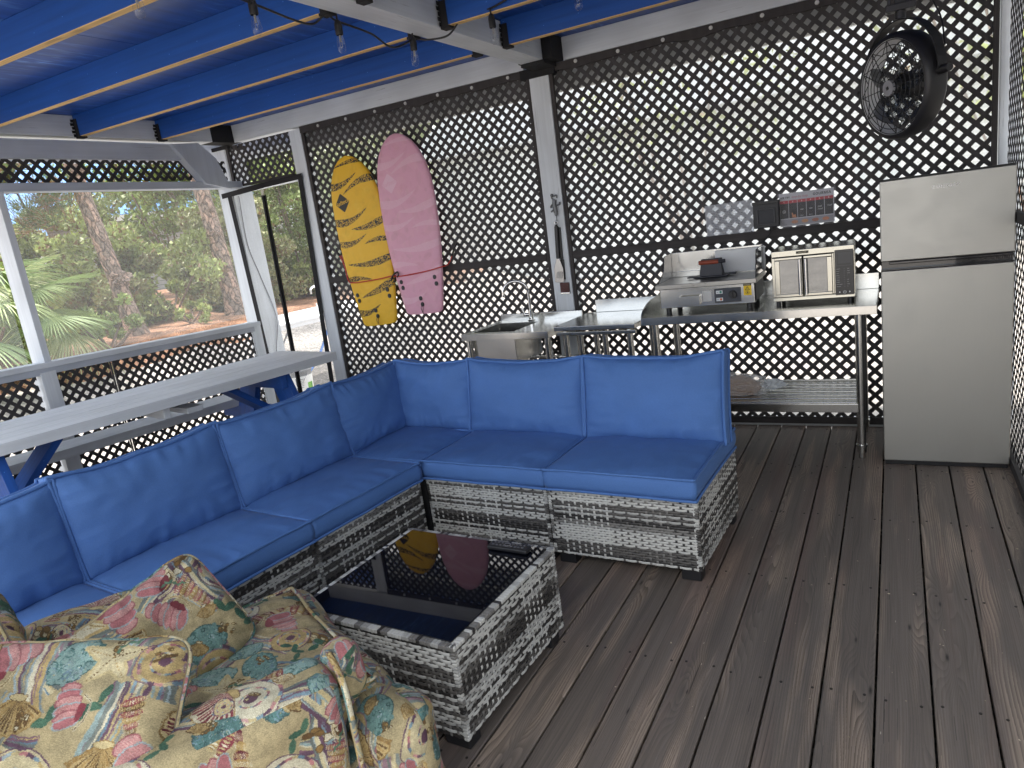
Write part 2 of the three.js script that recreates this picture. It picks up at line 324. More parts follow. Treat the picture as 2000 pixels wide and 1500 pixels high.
{
  const zl = -0.03;
  const a = lattice('dark lattice panel behind the two surfboards and the sink', -4.19, -2.13, 0.01, 2.44, { pos: [0, 0, zl] });
  const b = lattice('dark lattice panel behind the steel counters, oven and fan', -1.985, 0.47, 0.01, 2.44, { pos: [0, 0, zl] });
  const c = lattice('small dark lattice panel over the screened doorway', -5.08, -4.32, 2.085, 2.44, { pos: [0, 0, zl] });
  for (const [g, x0, x1, lo] of [[a, -4.19, -2.13, 0.01], [b, -1.985, 0.47, 0.01]]) {
    part('batten', bx(0.026, 2.42, 0.022, x0 + 0.013, 1.22, 0.017), mLatTrim, g); part('batten', bx(0.026, 2.42, 0.022, x1 - 0.013, 1.22, 0.017), mLatTrim, g);
    part('rail', bx(x1 - x0 - 0.054, 0.05, 0.024, (x0 + x1) / 2, 1.208, 0.0185), mLatTrim, g);
    part('batten', bx(x1 - x0 - 0.054, 0.045, 0.012, (x0 + x1) / 2, 0.03, 0.013), mLatTrim, g);
    { // ragged top batten with round washers
      const n = 60, pos = []; const prof = [];
      for (let i = 0; i <= n; i++) prof.push(2.395 + (fbm(i * 0.21 + x0, 2, 3) - 0.5) * 0.03);
      const sh = new THREE.Shape(); sh.moveTo(x0, 2.444); for (let i = 0; i <= n; i++) sh.lineTo(x0 + (x1 - x0) * i / n, prof[i]); sh.lineTo(x1, 2.444);
      part('top_batten', boxUV(new THREE.ExtrudeGeometry(sh, { depth: 0.014, bevelEnabled: false }).translate(0, 0, 0.022)), mLatTrim, g);
      const wg = new THREE.CylinderGeometry(0.011, 0.012, 0.006, 14).rotateX(Math.PI / 2), mWash = S({ color: rgb(0.6, 0.6, 0.58), metalness: 0.3, roughness: 0.4 });
      for (let x = x0 + 0.2; x < x1 - 0.05; x += 0.285) { const m = part('washer', wg, mWash, g); m.position.set(x, 2.42 + (hash(Math.floor(x * 50), 2) - 0.5) * 0.012, 0.04); }
    }
  }
  part('batten', bx(0.6, 0.022, 0.016, -4.66, 2.098, 0.015), mLatTrim, c); part('batten', bx(0.03, 0.34, 0.02, -5.06, 2.26, 0.016), mLatTrim, c);
}
// left wall: two panels below the sill and a strip above the window; the plane faces +x
const leftTurn = Math.PI / 2; // local x = -z, local z = +x
lattice('dark lattice below the window sill beside the doorway post', -1.50, -0.2, 0.0, 0.90, { pos: [-5.0, 0, 0], turn: leftTurn });
lattice('short dark lattice below the window sill between seam and stud', -1.93, -1.525, 0.0, 0.93, { pos: [-5.0, 0, 0], turn: leftTurn });
lattice('dark lattice below the window sill at the left edge', -3.75, -2.03, 0.0, 0.96, { pos: [-5.0, 0, 0], turn: leftTurn });
lattice('narrow dark lattice strip above the window under the header', -3.75, -0.10, 2.145, 2.305, { pos: [-5.0, 0, 0], turn: leftTurn });
// right wall; faces -x
{
  const g = lattice('dark lattice side wall to the right of the fridge', 0.02, 3.2, 0.01, 2.44, { pos: [0.512, 0, 0], turn: -Math.PI / 2, t: 0.0009, sw: 0.021 });
  part('batten', bx(3.2, 0.05, 0.02, 1.6, 0.03, 0.02), mLatTrim, g); part('rail', bx(3.2, 0.05, 0.02, 1.6, 1.205, 0.02), mLatTrim, g);
  const h = lattice('dark lattice side wall beyond the right edge of the view', 3.25, 3.85, 0.01, 2.44, { pos: [0.512, 0, 0], turn: -Math.PI / 2 });
  part('batten', bx(0.6, 0.05, 0.02, 3.55, 0.03, 0.02), mLatTrim, h);
}

// insect screen outside the lattice and in the window openings
const mScreenThin = P({ color: rgb(0.80, 0.82, 0.80), roughness: 1, transparent: true, opacity: 0.2, transmission: 0.5, thickness: 0, side: THREE.DoubleSide });
const mScreen = P({ color: rgb(0.80, 0.82, 0.80), roughness: 1, transparent: true, opacity: 0.36, transmission: 0.55, thickness: 0, side: THREE.DoubleSide });
function screenSheet(w, h, x, y, z, turn, label) { const g = new THREE.PlaneGeometry(w, h); const m = solo('insect_screen', g, turn ? mScreenThin : mScreen, label, 'screen'); m.position.set(x, y, z); m.rotation.y = turn; return m; }
screenSheet(2.05, 2.4, -3.16, 1.22, -0.062, 0, 'fine insect screen stretched behind the lattice of the surfboards');
screenSheet(2.44, 2.4, -0.757, 1.22, -0.062, 0, 'fine insect screen stretched behind the lattice of the counters');
screenSheet(1.74, 1.1, -5.055, 1.53, 1.04, Math.PI / 2,  'fine insect screen filling the window before the pine trunks');
screenSheet(1.75, 1.1, -5.055, 1.53, 2.9, Math.PI / 2, 'fine insect screen filling the window at the left edge');
{ // mesh curtain in the doorway with black borders and a magnetic middle seam
  const d = thing('screen_door', 'black-edged magnetic mesh curtain hanging in the doorway', 'screen door', [0, 0, 0.012]);
  const hang = (pts, w) => { const l = []; for (let i = 0; i + 1 < pts.length; i++) l.push(bar(pts[i], pts[i + 1], w, 0.004)); return merge(l); };
  const tape = (a, b, w) => { const A = V(...a), B = V(...b), L = A.distanceTo(B), g = bx(w, L + 0.01, 0.004, 0, 0, 0, 0.001); g.rotateZ(Math.atan2(-(B.x - A.x), B.y - A.y)); g.translate((A.x + B.x) / 2, (A.y + B.y) / 2, (A.z + B.z) / 2); return g; };
  part('border', tape([-5.125, 2.045, 0], [-5.055, 0.02, 0], 0.05), mTar, d);
  part('border', tape([-4.275, 2.055, 0], [-4.375, 0.02, 0], 0.048), mTar, d);
  part('border', merge([tape([-5.21, 2.035, 0.004], [-5.0, 2.045, 0.004], 0.042), tape([-5.0, 2.045, 0.004], [-4.7, 2.06, 0.004], 0.045), tape([-4.7, 2.06, 0.004], [-4.25, 2.072, 0.004], 0.042)]), mTar, d);
  part('seam', tape([-4.715, 1.98, 0.003], [-4.76, 0.02, 0.003], 0.052), mTar, d);
  part('seam_fold', tube([[-4.713, 1.98, 0.012], [-4.73, 1.4, 0.016], [-4.735, 0.9, 0.011], [-4.758, 0.02, 0.013]], 0.008, 40, 6), mTar, d);
  part('clasp', bx(0.035, 0.02, 0.012, -4.745, 1.13, 0.012), mTar, d);
  part('clip', bx(0.028, 0.05, 0.01, -4.715, 2.0, 0.008), S({ color: rgb(0.6, 0.58, 0.5), transparent: true, opacity: 0.7 }), d);
  const mg = prism([[-5.05, 0.02], [-4.38, 0.02], [-4.29, 2.04], [-5.11, 2.03]], -0.003, -0.0025);
  part('mesh', mg, P({ color: rgb(0.5, 0.5, 0.5), transparent: true, opacity: 0.10, roughness: 1 }), d);
}

// ---------------------------------------------------------------- posts and frames
function post(label, w, h, d, x, y, z) { const t = solo('porch_post', bx(w, h, d, x, y, z, 0.004), mPaint, label, 'post'); return t; }
{
  const m = thing('porch_post', 'white middle post with the spatula hung on it', 'post');
  part('shaft', bx(0.142, 2.40, 0.10, -2.058, 1.20, -0.048, 0.004), mPaint, m);
  part('post_cap', merge([bx(0.25, 0.06, 0.10, -2.06, 2.414, -0.03, 0.002), bx(0.235, 0.142, 0.19, -1.985, 2.516, 0.097, 0.002), bx(0.16, 0.02, 0.2, -2.0, 2.432, 0.105, 0.001)]), mTar, m);
}
{
  const c = thing('porch_post', 'white corner post outside the screened doorway', 'post');
  part('shaft', bx(0.18, 2.52, 0.22, -5.19, 1.18, -0.125, 0.004), mPaint, c);
  part('post_cap', merge([bx(0.15, 0.142, 0.225, -5.02, 2.517, 0.105, 0.002), bx(0.16, 0.142, 0.06, -5.0, 2.517, -0.035, 0.002), bx(0.2, 0.03, 0.2, -5.14, 2.43, -0.10, 0.002)]), mTar, c);
  part('cable', tube([[-5.09, 2.02, -0.06], [-5.096, 1.6, -0.05], [-5.096, 1.3, -0.12], [-5.09, 0.9, -0.20], [-5.09, 0.5, -0.10], [-5.094, 0.0, -0.20]], 0.004, 50, 5), S({ color: rgb(0.3, 0.3, 0.32) }), c);
}
solo('porch_post', merge([bx(0.125, 2.43, 0.09, -4.255, 1.215, -0.045, 0.003)]), mPaint, 'white post between the doorway and the yellow surfboard', 'post');
solo('porch_post', bx(0.09, 2.43, 0.09, 0.521, 1.215, -0.05, 0.003), mPaint, 'white corner post behind the fridge by the side lattice', 'post');
solo('porch_post', bx(0.14, 2.6, 0.14, -2.0, 1.15, 3.92, 0.004), mPaint, 'white front post in line with the cross beam', 'post');
solo('porch_post', bx(0.14, 2.6, 0.14, 0.53, 1.15, 3.92, 0.004), mPaint, 'white front post at the end of the side lattice', 'post');
solo('porch_post', bx(0.14, 2.6, 0.14, -5.1, 1.15, 3.92, 0.004), mPaint, 'white front post at the far left corner', 'post');
{
  const f = thing('window_frame', 'grey-white wooden window framing with knee brace along the left wall', 'window frame');
  const X = -5.0, Z1 = 3.85;
  part('header', bx(0.09, 0.115, Z1 - 0.5, X, 2.358, (Z1 + 0.5) / 2), mPaintGrey, f);
  part('top_rail', bar([X, 2.103, 0.0], [X, 2.135, Z1], 0.10, 0.055), mPaintGrey, f);
  part('sill', bar([X + 0.01, 0.912, 0.15], [X + 0.01, 1.038, 3.8], 0.135, 0.036), mPaint, f);
  part('apron', bar([X + 0.03, 0.872, 0.20], [X + 0.03, 0.998, 3.8], 0.03, 0.045), mPaintGrey, f);
  part('stud', bx(0.15, 1.18, 0.045, X - 0.03, 1.54, 1.955), mPaint, f);
  part('stud', bx(0.11, 0.92, 0.10, X - 0.005, 0.47, 1.975), mPaint, f);
  part('stud', bx(0.09, 2.4, 0.09, X - 0.03, 1.2, 3.82), mPaint, f);
  part('stud', bx(0.05, 0.90, 0.10, X - 0.01, 0.45, 0.15), mPaint, f);
  { const k = part('knee_brace', prism([[-0.648, 2.415], [-0.398, 2.112], [-0.150, 2.065], [-0.248, 2.31], [-0.394, 2.43]], -0.04, 0.05), mPaintGrey, f); k.rotation.y = Math.PI / 2; k.position.x = X + 0.03; }
  part('panel_seam', merge([bx(0.012, 0.9, 0.010, X + 0.004, 0.45, 1.503), bx(0.012, 0.9, 0.010, X + 0.004, 0.45, 1.522)]), mLat, f);
}
{ // door head and the trim that frames the lattice outside
  const f = thing('door_frame', 'white door head rail over the screened doorway', 'door frame');
  part('head_rail', bar([-5.1, 2.058, -0.04], [-4.32, 2.068, -0.04], 0.09, 0.04), mPaint, f);
  const o = thing('outer_trim', 'pale boards framing the back lattice from outside', 'trim');
  const mt = S({ map: paintTex, color: rgb(0.8, 0.8, 0.78) });
  part('top_board', bx(4.9, 0.16, 0.03, -1.78, 2.36, -0.11), mt, o);
  part('side_board', bx(0.19, 2.3, 0.03, -2.07, 1.13, -0.112), mt, o); part('side_board', bx(0.14, 2.3, 0.03, -4.28, 1.13, -0.112), mt, o);
  part('bottom_board', bx(5.3, 0.07, 0.03, -2.3, -0.005, -0.112), mt, o);
}
// ---------------------------------------------------------------- wicker
const mCane = [[0.50, 0.50, 0.475], [0.36, 0.36, 0.345], [0.17, 0.165, 0.155], [0.085, 0.08, 0.075], [0.028, 0.026, 0.025]].map((c) => P({ color: rgb(...c), roughness: 0.42, clearcoat: 0.15, clearcoatRoughness: 0.5 }));
const mDarkBox = S({ color: rgb(0.018, 0.017, 0.017), roughness: 0.9 });
const caneCache = {};
function caneStrand(len, n, sw, amp, phase) { // a flat cane running along x, n waves half-period len / n
  const key = [len.toFixed(4), n, sw.toFixed(4), amp, phase].join();
  if (caneCache[key]) return caneCache[key];
  const m = n * 5, prof = [[-0.5, -0.0012], [-0.3, 0.0006], [0.3, 0.0006], [0.5, -0.0012]], pos = [], idx = [];
  for (let i = 0; i <= m; i++) {
    const s = i / m, q = Math.cos((s * n + phase) * Math.PI), z = amp * Math.sign(q) * Math.pow(Math.abs(q), 0.6);
    for (const [a, b] of prof) pos.push(-len / 2 + s * len, a * sw, z + b);
  }
  const k = prof.length;
  for (let i = 0; i < m; i++) for (let j = 0; j < k - 1; j++) { const a = i * k + j; idx.push(a, a + k, a + 1, a + 1, a + k, a + k + 1); }
  const g = new THREE.BufferGeometry(); g.setAttribute('position', new THREE.Float32BufferAttribute(pos, 3)); g.setIndex(idx); g.computeVertexNormals();
  return (caneCache[key] = boxUV(g));
}
function weave(parent, w, h, mtx, seed, rowPitch = 0.0112, stake = 0.0285) { // woven panel, centred, facing +z before mtx
  const rows = Math.round(h / rowPitch), cols = Math.round(w / stake), rp = h / rows, cp = w / cols, amp = 0.0019;
  const q = new THREE.Quaternion(), p = V(0, 0, 0), sc = V(1, 1, 1), put = (m, x, y, rz) => {
    const M = new THREE.Matrix4().multiplyMatrices(mtx, new THREE.Matrix4().makeRotationZ(rz).setPosition(x, y, 0)); M.decompose(m.position, m.quaternion, m.scale);
  };
  let run = 0, tone = 2;
  for (let r = 0; r < rows; r++) {
    if (run <= 0) { run = 1 + Math.floor(hash(r, seed, 1) * 1.45); const t = hash(r, seed, 2); tone = t < 0.34 ? 0 : t < 0.54 ? 1 : t < 0.66 ? 2 : t < 0.78 ? 3 : 4; }
    run--;
    const m = part('cane', caneStrand(w, cols, rp * 0.89, amp, r % 2), mCane[tone], parent); put(m, 0, -h / 2 + (r + 0.5) * rp, 0);
  }
  let crun = 0, ct = 0;
  for (let c = 0; c <= cols; c++) {
    if (crun <= 0) { crun = 1 + Math.floor(hash(c, seed, 3) * 4); const t = hash(c, seed, 4); ct = t < 0.32 ? 0 : t < 0.55 ? 2 : t < 0.78 ? 3 : 4; } crun--;
    const m = part('stake', caneStrand(h, rows, cp * 0.34, amp, (c % 2) + 0.5), mCane[ct], parent); put(m, Math.max(-w / 2 + cp * 0.2, Math.min(w / 2 - cp * 0.2, -w / 2 + c * cp)), 0, Math.PI / 2);
  }
}
const face = (x, y, z, ry, rx = 0) => new THREE.Matrix4().makeRotationFromEuler(new THREE.Euler(rx, ry, 0, 'YXZ')).setPosition(x, y, z);
function cornerWrap(parent, x, z, y0, y1, seed) { // cane wound round an upright edge
  const n = Math.round((y1 - y0) / 0.0112), g = new RoundedBoxGeometry(0.017, 0.0098, 0.017, 1, 0.0035);
  for (let i = 0; i < n; i++) { const t = hash(i >> 1, seed, 6), m = part('cane', g, mCane[t < 0.3 ? 0 : t < 0.5 ? 1 : t < 0.7 ? 2 : t < 0.85 ? 3 : 4], parent); m.position.set(x, y0 + (i + 0.5) * (y1 - y0) / n, z); }
}

// ---------------------------------------------------------------- cushions
const clothBump = dataTex(256, 256, (x, y) => { const v = 0.5 + 0.25 * Math.sin(x / 256 * 6.2832 * 64) * (((y >> 1) % 2) ? 1 : -1) + (fbm(x / 256 * 20, y / 256 * 20, 3, 20, 20, 2) - 0.5) * 0.5; return [v, v, v]; }, false, 5);
const clothTex = dataTex(512, 512, (x, y) => { const v = 0.93 + (hash(x, y, 2) - 0.5) * 0.10 + (fbm(x / 512 * 5, y / 512 * 5, 3, 5, 5, 2) - 0.5) * 0.06; return [0.315 * v, 0.48 * v, 0.735 * v]; }, true, 2);
const mCloth = P({ map: clothTex, roughness: 0.78, sheen: 0.3, sheenRoughness: 0.5, sheenColor: rgb(0.5, 0.6, 0.75), bumpMap: clothBump, bumpScale: 0.0004 });
function cushion(parent, name, w, h, d, bulge, mat, o = {}) { // lies in x, y with thickness along z
  const { pinch = 0.02, wr = 0.004, seed = 1, sag = 0, pipe = 0.0055, dip = 0, nx = 44, ny = 34, rc = 0, lump = 0 } = o;
  const mp = (u0, v0, s) => { // u, v, s in -1..1
    const kk = rc ? Math.max(Math.abs(u0), Math.abs(v0), 1e-6) / Math.pow(Math.pow(Math.abs(u0), rc) + Math.pow(Math.abs(v0), rc) + 1e-12, 1 / rc) : 1, u = u0 * kk, v = v0 * kk;
    const e = Math.pow(Math.max(0, (1 - Math.pow(Math.abs(u0), 3.2)) * (1 - Math.pow(Math.abs(v0), 3.2))), 0.62);
    const cu = 1 - pinch * (1 - v * v) * Math.abs(u), cv = 1 - (pinch * w / h) * (1 - u * u) * Math.abs(v);
    let x = u * w / 2 * cu, y = v * h / 2 * cv, z = s * (d / 2 + bulge * e);
    // gathers fan out from the seams
    const eu = Math.exp(-(1 - Math.abs(v)) * 4.5) * (1 - Math.pow(Math.abs(u), 6)), ev = Math.exp(-(1 - Math.abs(u)) * 4.5) * (1 - Math.pow(Math.abs(v), 6));
    const k1 = vn(u * 13 + seed * 3.7 + (1 - Math.abs(v)) * u * 2, (v > 0 ? 1 : 7) + (1 - Math.abs(v)) * 0.8, 0, 0, seed) - 0.5, k2 = vn(v * 9 + seed * 1.3, (u > 0 ? 3 : 9) + (1 - Math.abs(u)) * 0.9, 0, 0, seed + 5) - 0.5;
    const inner = (1 - Math.pow(Math.abs(u), 12)) * (1 - Math.pow(Math.abs(v), 12));
    z += s * inner * (wr * 2.4 * (Math.abs(k1) < 0.5 ? k1 : 0.5) * eu + wr * 2 * k2 * ev + wr * 1.6 * (fbm(u * 2.2 + seed, v * 2.2 + seed, 3, 0, 0, seed) - 0.5));
    z += lump * (fbm(u * 1.6 + seed * 2.1, v * 1.6, 3, 0, 0, seed + 3) - 0.5) * inner;
    y += dip * (u * u) * (v > 0 ? v : 0) - sag * (1 - u * u) * (v > 0 ? v : 0) + (fbm(u * 2.5 + seed * 3, v + seed, 2) - 0.5) * 0.012 * Math.abs(v);
    return V(x, y, z);
  };
  const g = new THREE.BoxGeometry(2, 2, 2, nx, ny, 4), p = g.attributes.position, uv = g.attributes.uv;
  for (let i = 0; i < p.count; i++) {
    let u = p.getX(i), v = p.getY(i), s = p.getZ(i);
    const big = Math.abs(Math.abs(s) - 1) < 1e-6; const q = mp(u, v, s);
    if (!big) { const b = 1 - s * s, out = 0.10 * d * b; if (Math.abs(u) > 0.999) q.x += Math.sign(u) * out; if (Math.abs(v) > 0.999) q.y += Math.sign(v) * out; }
    p.setXYZ(i, q.x, q.y, q.z);
    if (big) uv.setXY(i, q.x + seed * 0.37, q.y + seed * 0.21); else if (Math.abs(v) > 0.999) uv.setXY(i, q.x + seed * 0.37, q.z + seed * 0.3); else uv.setXY(i, q.z + seed * 0.37, q.y + seed * 0.21);
  }
  g.deleteAttribute('normal'); smooth(g);
  const m = part(name, g, mat, parent);
  if (pipe) for (const s of d > 0.05 ? [1, -1] : [0]) {
    const pts = []; const N = 22;
    const push = (u, v) => { const q = mp(u, v, s); const l = Math.hypot(q.x, q.y) || 1; const po = d > 0.05 ? 0.0045 : 0.001; pts.push([q.x + Math.sign(u) * (Math.abs(u) > 0.99 ? po : 0), q.y + Math.sign(v) * (Math.abs(v) > 0.99 ? po : 0), q.z + s * po * 0.7]); };
    for (let i = 0; i < N; i++) push(-1 + 2 * i / N, -1); for (let i = 0; i < N; i++) push(1, -1 + 2 * i / N);
    for (let i = 0; i < N; i++) push(1 - 2 * i / N, 1); for (let i = 0; i < N; i++) push(-1, 1 - 2 * i / N);
    part('piping', boxUV(new THREE.TubeGeometry(new THREE.CatmullRomCurve3(pts.map((q) => V(...q)), true, 'catmullrom', 0.3), 240, pipe, 6, true)), mat, m);
  }
  return m;
}
const SW = 0.66, SD = 0.64;
function sofaModule(label, x, z, turn, seed, o = {}) { // local +z is the front of the seat
  const t = thing('sofa_module', label, 'sofa module', [x, 0, z], turn, undefined);
  part('shell', merge([bx(SW - 0.022, 0.28, SD - 0.022, 0, 0.198, 0), bx(SW - 0.03, 0.29, 0.03, 0, 0.485, -SD / 2 + 0.03), ...(o.corner ? [bx(0.03, 0.29, SD - 0.03, -SW / 2 + 0.03, 0.485, 0)] : [])]), mDarkBox, t);
  const h = 0.294, y = 0.053 + h / 2;
  if (o.front !== false) weave(t, SW - 0.026, h, face(0, y, SD / 2 - 0.006, 0), seed);
  if (o.right) { weave(t, SD - 0.03, h, face(SW / 2 - 0.006, y, 0, Math.PI / 2), seed + 11); }
  if (o.back) { weave(t, SW - 0.026, 0.58, face(0, 0.053 + 0.29, -SD / 2 + 0.006, Math.PI), seed + 23); }
  if (o.left) weave(t, SD - 0.03, 0.58, face(-SW / 2 + 0.006, 0.053 + 0.29, 0, -Math.PI / 2), seed + 31);
  if (o.front !== false) for (const s of [-1, 1]) cornerWrap(t, s * (SW / 2 - 0.010), SD / 2 - 0.010, 0.053, 0.345, seed + s);
  const foot = bx(0.08, 0.05, 0.06, 0, 0.026, 0, 0.004); for (const a of [-1, 1]) for (const b of [-1, 1]) { const f = part('foot', foot, mBlack, t); f.position.set(a * (SW / 2 - 0.055), 0, b * (SD / 2 - 0.05)); }
  const sd = o.corner ? SD + 0.0 : SD - 0.01;
  const sc = cushion(t, 'seat_cushion', o.sw || SW - 0.012, sd, 0.082, 0.02, mCloth, { pinch: 0.012, wr: 0.009, seed, nx: 44, ny: 40, pipe: 0.0062, lump: 0.008 });
  sc.rotation.x = -Math.PI / 2; sc.position.set(0, 0.402, 0.012);
  return t;
}
function backCushion(t, x, y, z, turn, lean, seed, w = 0.66, h = 0.37) {
  const c = cushion(t, 'back_cushion', w, h, 0.085, 0.062, mCloth, { pinch: 0.015, wr: 0.013, seed, dip: 0.004, sag: 0.012, pipe: 0.0075, lump: 0.006 });
  c.rotation.order = 'YXZ'; c.rotation.set(-lean, turn, (hash(seed, 3, 3) - 0.5) * 0.03); c.position.set(x, y, z); return c;
}
const D2R = Math.PI / 180;
{
  const A = [-1.995, 2.0], u = [Math.cos(2.6 * D2R), Math.sin(2.6 * D2R)], n = [u[1], -u[0]];
  const B = [-1.995, 2.035], v = [-0.095, 0.9955], nl = [-0.9955, -0.095];
  const R = (k) => [A[0] + u[0] * SW * k + n[0] * SD / 2, A[1] + u[1] * SW * k + n[1] * SD / 2];
  const Lf = (k) => [B[0] + v[0] * SW * k + nl[0] * SD / 2, B[1] + v[1] * SW * k + nl[1] * SD / 2];
  const tr = -2.6 * D2R, tl = 84.5 * D2R, by = 0.625, bz = -0.185, ln = 0.17;
  let p = R(1.5), m = sofaModule('wicker sofa module at the open right end of the blue sofa', p[0], p[1], tr, 3, { right: true });
  backCushion(m, 0.005, by, bz, 0, ln, 11, 0.655, 0.385);
  p = R(0.5); m = sofaModule('middle wicker module of the blue sofa facing the glass table', p[0], p[1], tr, 7);
  backCushion(m, 0, by, bz, 0, ln, 12, 0.655, 0.375);
  p = R(-0.5); m = sofaModule('corner wicker module of the blue sofa with two back cushions', p[0], p[1], tr, 13, { corner: true, front: false });
  backCushion(m, 0.09, by, bz, 0.02, ln, 13, 0.50, 0.365); backCushion(m, -0.185, by, 0.10, Math.PI / 2, ln, 14, 0.58, 0.37);
  p = Lf(0.5); m = sofaModule('left wicker sofa module next to the corner, beside the glass table', p[0], p[1], tl, 17);
  backCushion(m, 0, by, bz, 0, ln, 15, 0.665, 0.38);
  p = Lf(1.5); m = sofaModule('left wicker sofa module behind the floral armchair peak pillow', p[0], p[1], tl, 19);
  backCushion(m, 0, by, bz, 0, ln, 16, 0.665, 0.385);
  p = Lf(2.5); m = sofaModule('wicker sofa module cut by the left edge of the view', p[0], p[1], tl, 23);
  backCushion(m, 0, by, bz, 0, ln, 17, 0.665, 0.38);
}
{ // coffee table
  const t = thing('coffee_table', 'square grey wicker coffee table with black glass top', 'table', [-1.403, 0, 2.836], -2.9 * D2R);
  const W = 0.645, D = 0.625, h = 0.298, y = 0.048 + h / 2;
  part('shell', bx(W - 0.022, 0.285, D - 0.022, 0, 0.195, 0), mDarkBox, t);
  weave(t, W - 0.022, h, face(0, y, D / 2 - 0.005, 0), 41, 0.0122, 0.0275); weave(t, D - 0.022, h, face(W / 2 - 0.005, y, 0, Math.PI / 2), 42, 0.0122, 0.0275);
  weave(t, W - 0.022, h, face(0, y, -D / 2 + 0.005, Math.PI), 43, 0.0122, 0.0275); weave(t, D - 0.022, h, face(-W / 2 + 0.005, y, 0, -Math.PI / 2), 44, 0.0122, 0.0275);
  for (const a of [-1, 1]) for (const b of [-1, 1]) cornerWrap(t, a * (W / 2 - 0.009), b * (D / 2 - 0.009), 0.048, 0.35, 50 + a + 2 * b);
  for (const [len, mk] of [[W, (s) => face(0, 0.352, s * (D / 2 - 0.018), 0, -Math.PI / 2)], [D, (s) => face(s * (W / 2 - 0.018), 0.352, 0, Math.PI / 2, 0)]]) for (const s of [-1, 1]) {
    const n = Math.round(len / 0.0135), along = len === W;
    for (let i = 0; i < n; i++) {
      const tt = hash(i >> 1, s + (along ? 1 : 5), 8), edge = hash(i, s, 9) < 0.22;
      const g = new RoundedBoxGeometry(0.0128, 0.014, 0.026, 1, 0.003), m = part('rim_cane', g, mCane[edge ? 4 : tt < 0.45 ? 0 : tt < 0.75 ? 1 : 2], t);
      const q = -len / 2 + (i + 0.5) * len / n; m.position.set(along ? q : s * (W / 2 - 0.010), 0.352, along ? s * (D / 2 - 0.010) : q); if (!along) m.rotation.y = Math.PI / 2;
    }
  }
  part('glass_top', bx(W - 0.040, 0.008, D - 0.040, 0, 0.3585, 0, 0.002), P({ color: rgb(0.004, 0.005, 0.009), roughness: 0.02, specularIntensity: 1, ior: 1.52 }), t);
  for (const a of [-1, 1]) for (const b of [-1, 1]) { const f = part('foot', bx(0.09, 0.048, 0.06, 0, 0.026, 0, 0.004), mBlack, t); f.position.set(a * (W / 2 - 0.06), 0, b * (D / 2 - 0.05)); }
}
{ // remote control at the far right corner of the glass
  const r = thing('remote_control', 'slim black remote control lying on the black glass tabletop', 'remote', [-1.213, 0.3635, 2.60], -3 * D2R);
  part('body', bx(0.165, 0.016, 0.042, 0, 0.009, 0, 0.006), mBlack, r);
  part('face_plate', bx(0.155, 0.002, 0.034, 0, 0.0178, 0, 0.0008), mBlack, r);
  const bt = bx(0.008, 0.003, 0.006, 0, 0, 0, 0.001), mb = S({ color: rgb(0.12, 0.12, 0.13) });
  for (let i = 0; i < 9; i++) for (let j = 0; j < 2; j++) { const b = part('button', bt, mb, r); b.position.set(-0.06 + i * 0.015, 0.0198, -0.008 + j * 0.016); }
  part('dial', new THREE.TorusGeometry(0.011, 0.002, 6, 20).rotateX(Math.PI / 2).translate(-0.005, 0.0195, 0), mb, r);
}

// ---------------------------------------------------------------- picnic table
{
  const t = thing('picnic_table', 'long grey-white picnic table with blue A-frame legs behind the sofa', 'picnic table', [-4.07, 0, 1.81], -11 * D2R);
  // local z runs along the table, local x across it
  const L = 2.46, zt = 0.13;
  for (let i = 0; i < 5; i++) part('top_board', bx(0.125, 0.037, L, -0.268 + i * 0.134, 0.735, zt, 0.004), mPaintGrey2(), t);
  part('side_rail', bx(0.03, 0.06, L - 0.001, 0.335, 0.724, zt, 0.003), mPaintGrey2(), t);
  part('side_rail', bx(0.03, 0.06, L - 0.001, -0.345, 0.724, zt, 0.003), mPaintGrey2(), t);
  for (const s of [-1]) { for (let i = 0; i < 2; i++) part('bench_board', bx(0.128, 0.037, L - 0.5, s * 0.62 + (i - 0.5) * 0.131, 0.45, zt, 0.004), mPaintGrey2(), t); part('bench_rail', bx(0.03, 0.06, L - 0.5, s * 0.62 + 0.147, 0.44, zt, 0.003), mPaintGrey2(), t); }
  part('centre_brace', bx(0.60, 0.09, 0.04, 0, 0.67, zt + 0.0), mPaintGrey2(), t);
  part('centre_brace', bx(0.56, 0.035, 0.10, 0, 0.63, -0.05), mPaintGrey2(), t);
  for (const z of [-0.72, 0.98]) {
    part('leg', bar([0.16, 0.70, z], [0.50, 0.0, z], 0.045, 0.19), mBlueWood, t); part('leg', bar([-0.16, 0.70, z], [-0.52, 0.0, z], 0.045, 0.19), mBlueWood, t);
    part('leg_brace', bx(0.60, 0.12, 0.042, 0, 0.655, z + 0.045), mBlueWood, t);
    part('bench_support', bx(1.36, 0.12, 0.042, -0.06, 0.37, z - 0.046), mBlueWood, t);
    part('diagonal_brace', bar([0.0, 0.70, z - 0.38 * Math.sign(z)], [0.0, 0.36, z - 0.05], 0.19, 0.04), mBlueWood, t);
  }
}
function mPaintGrey2() { return mPaint; }
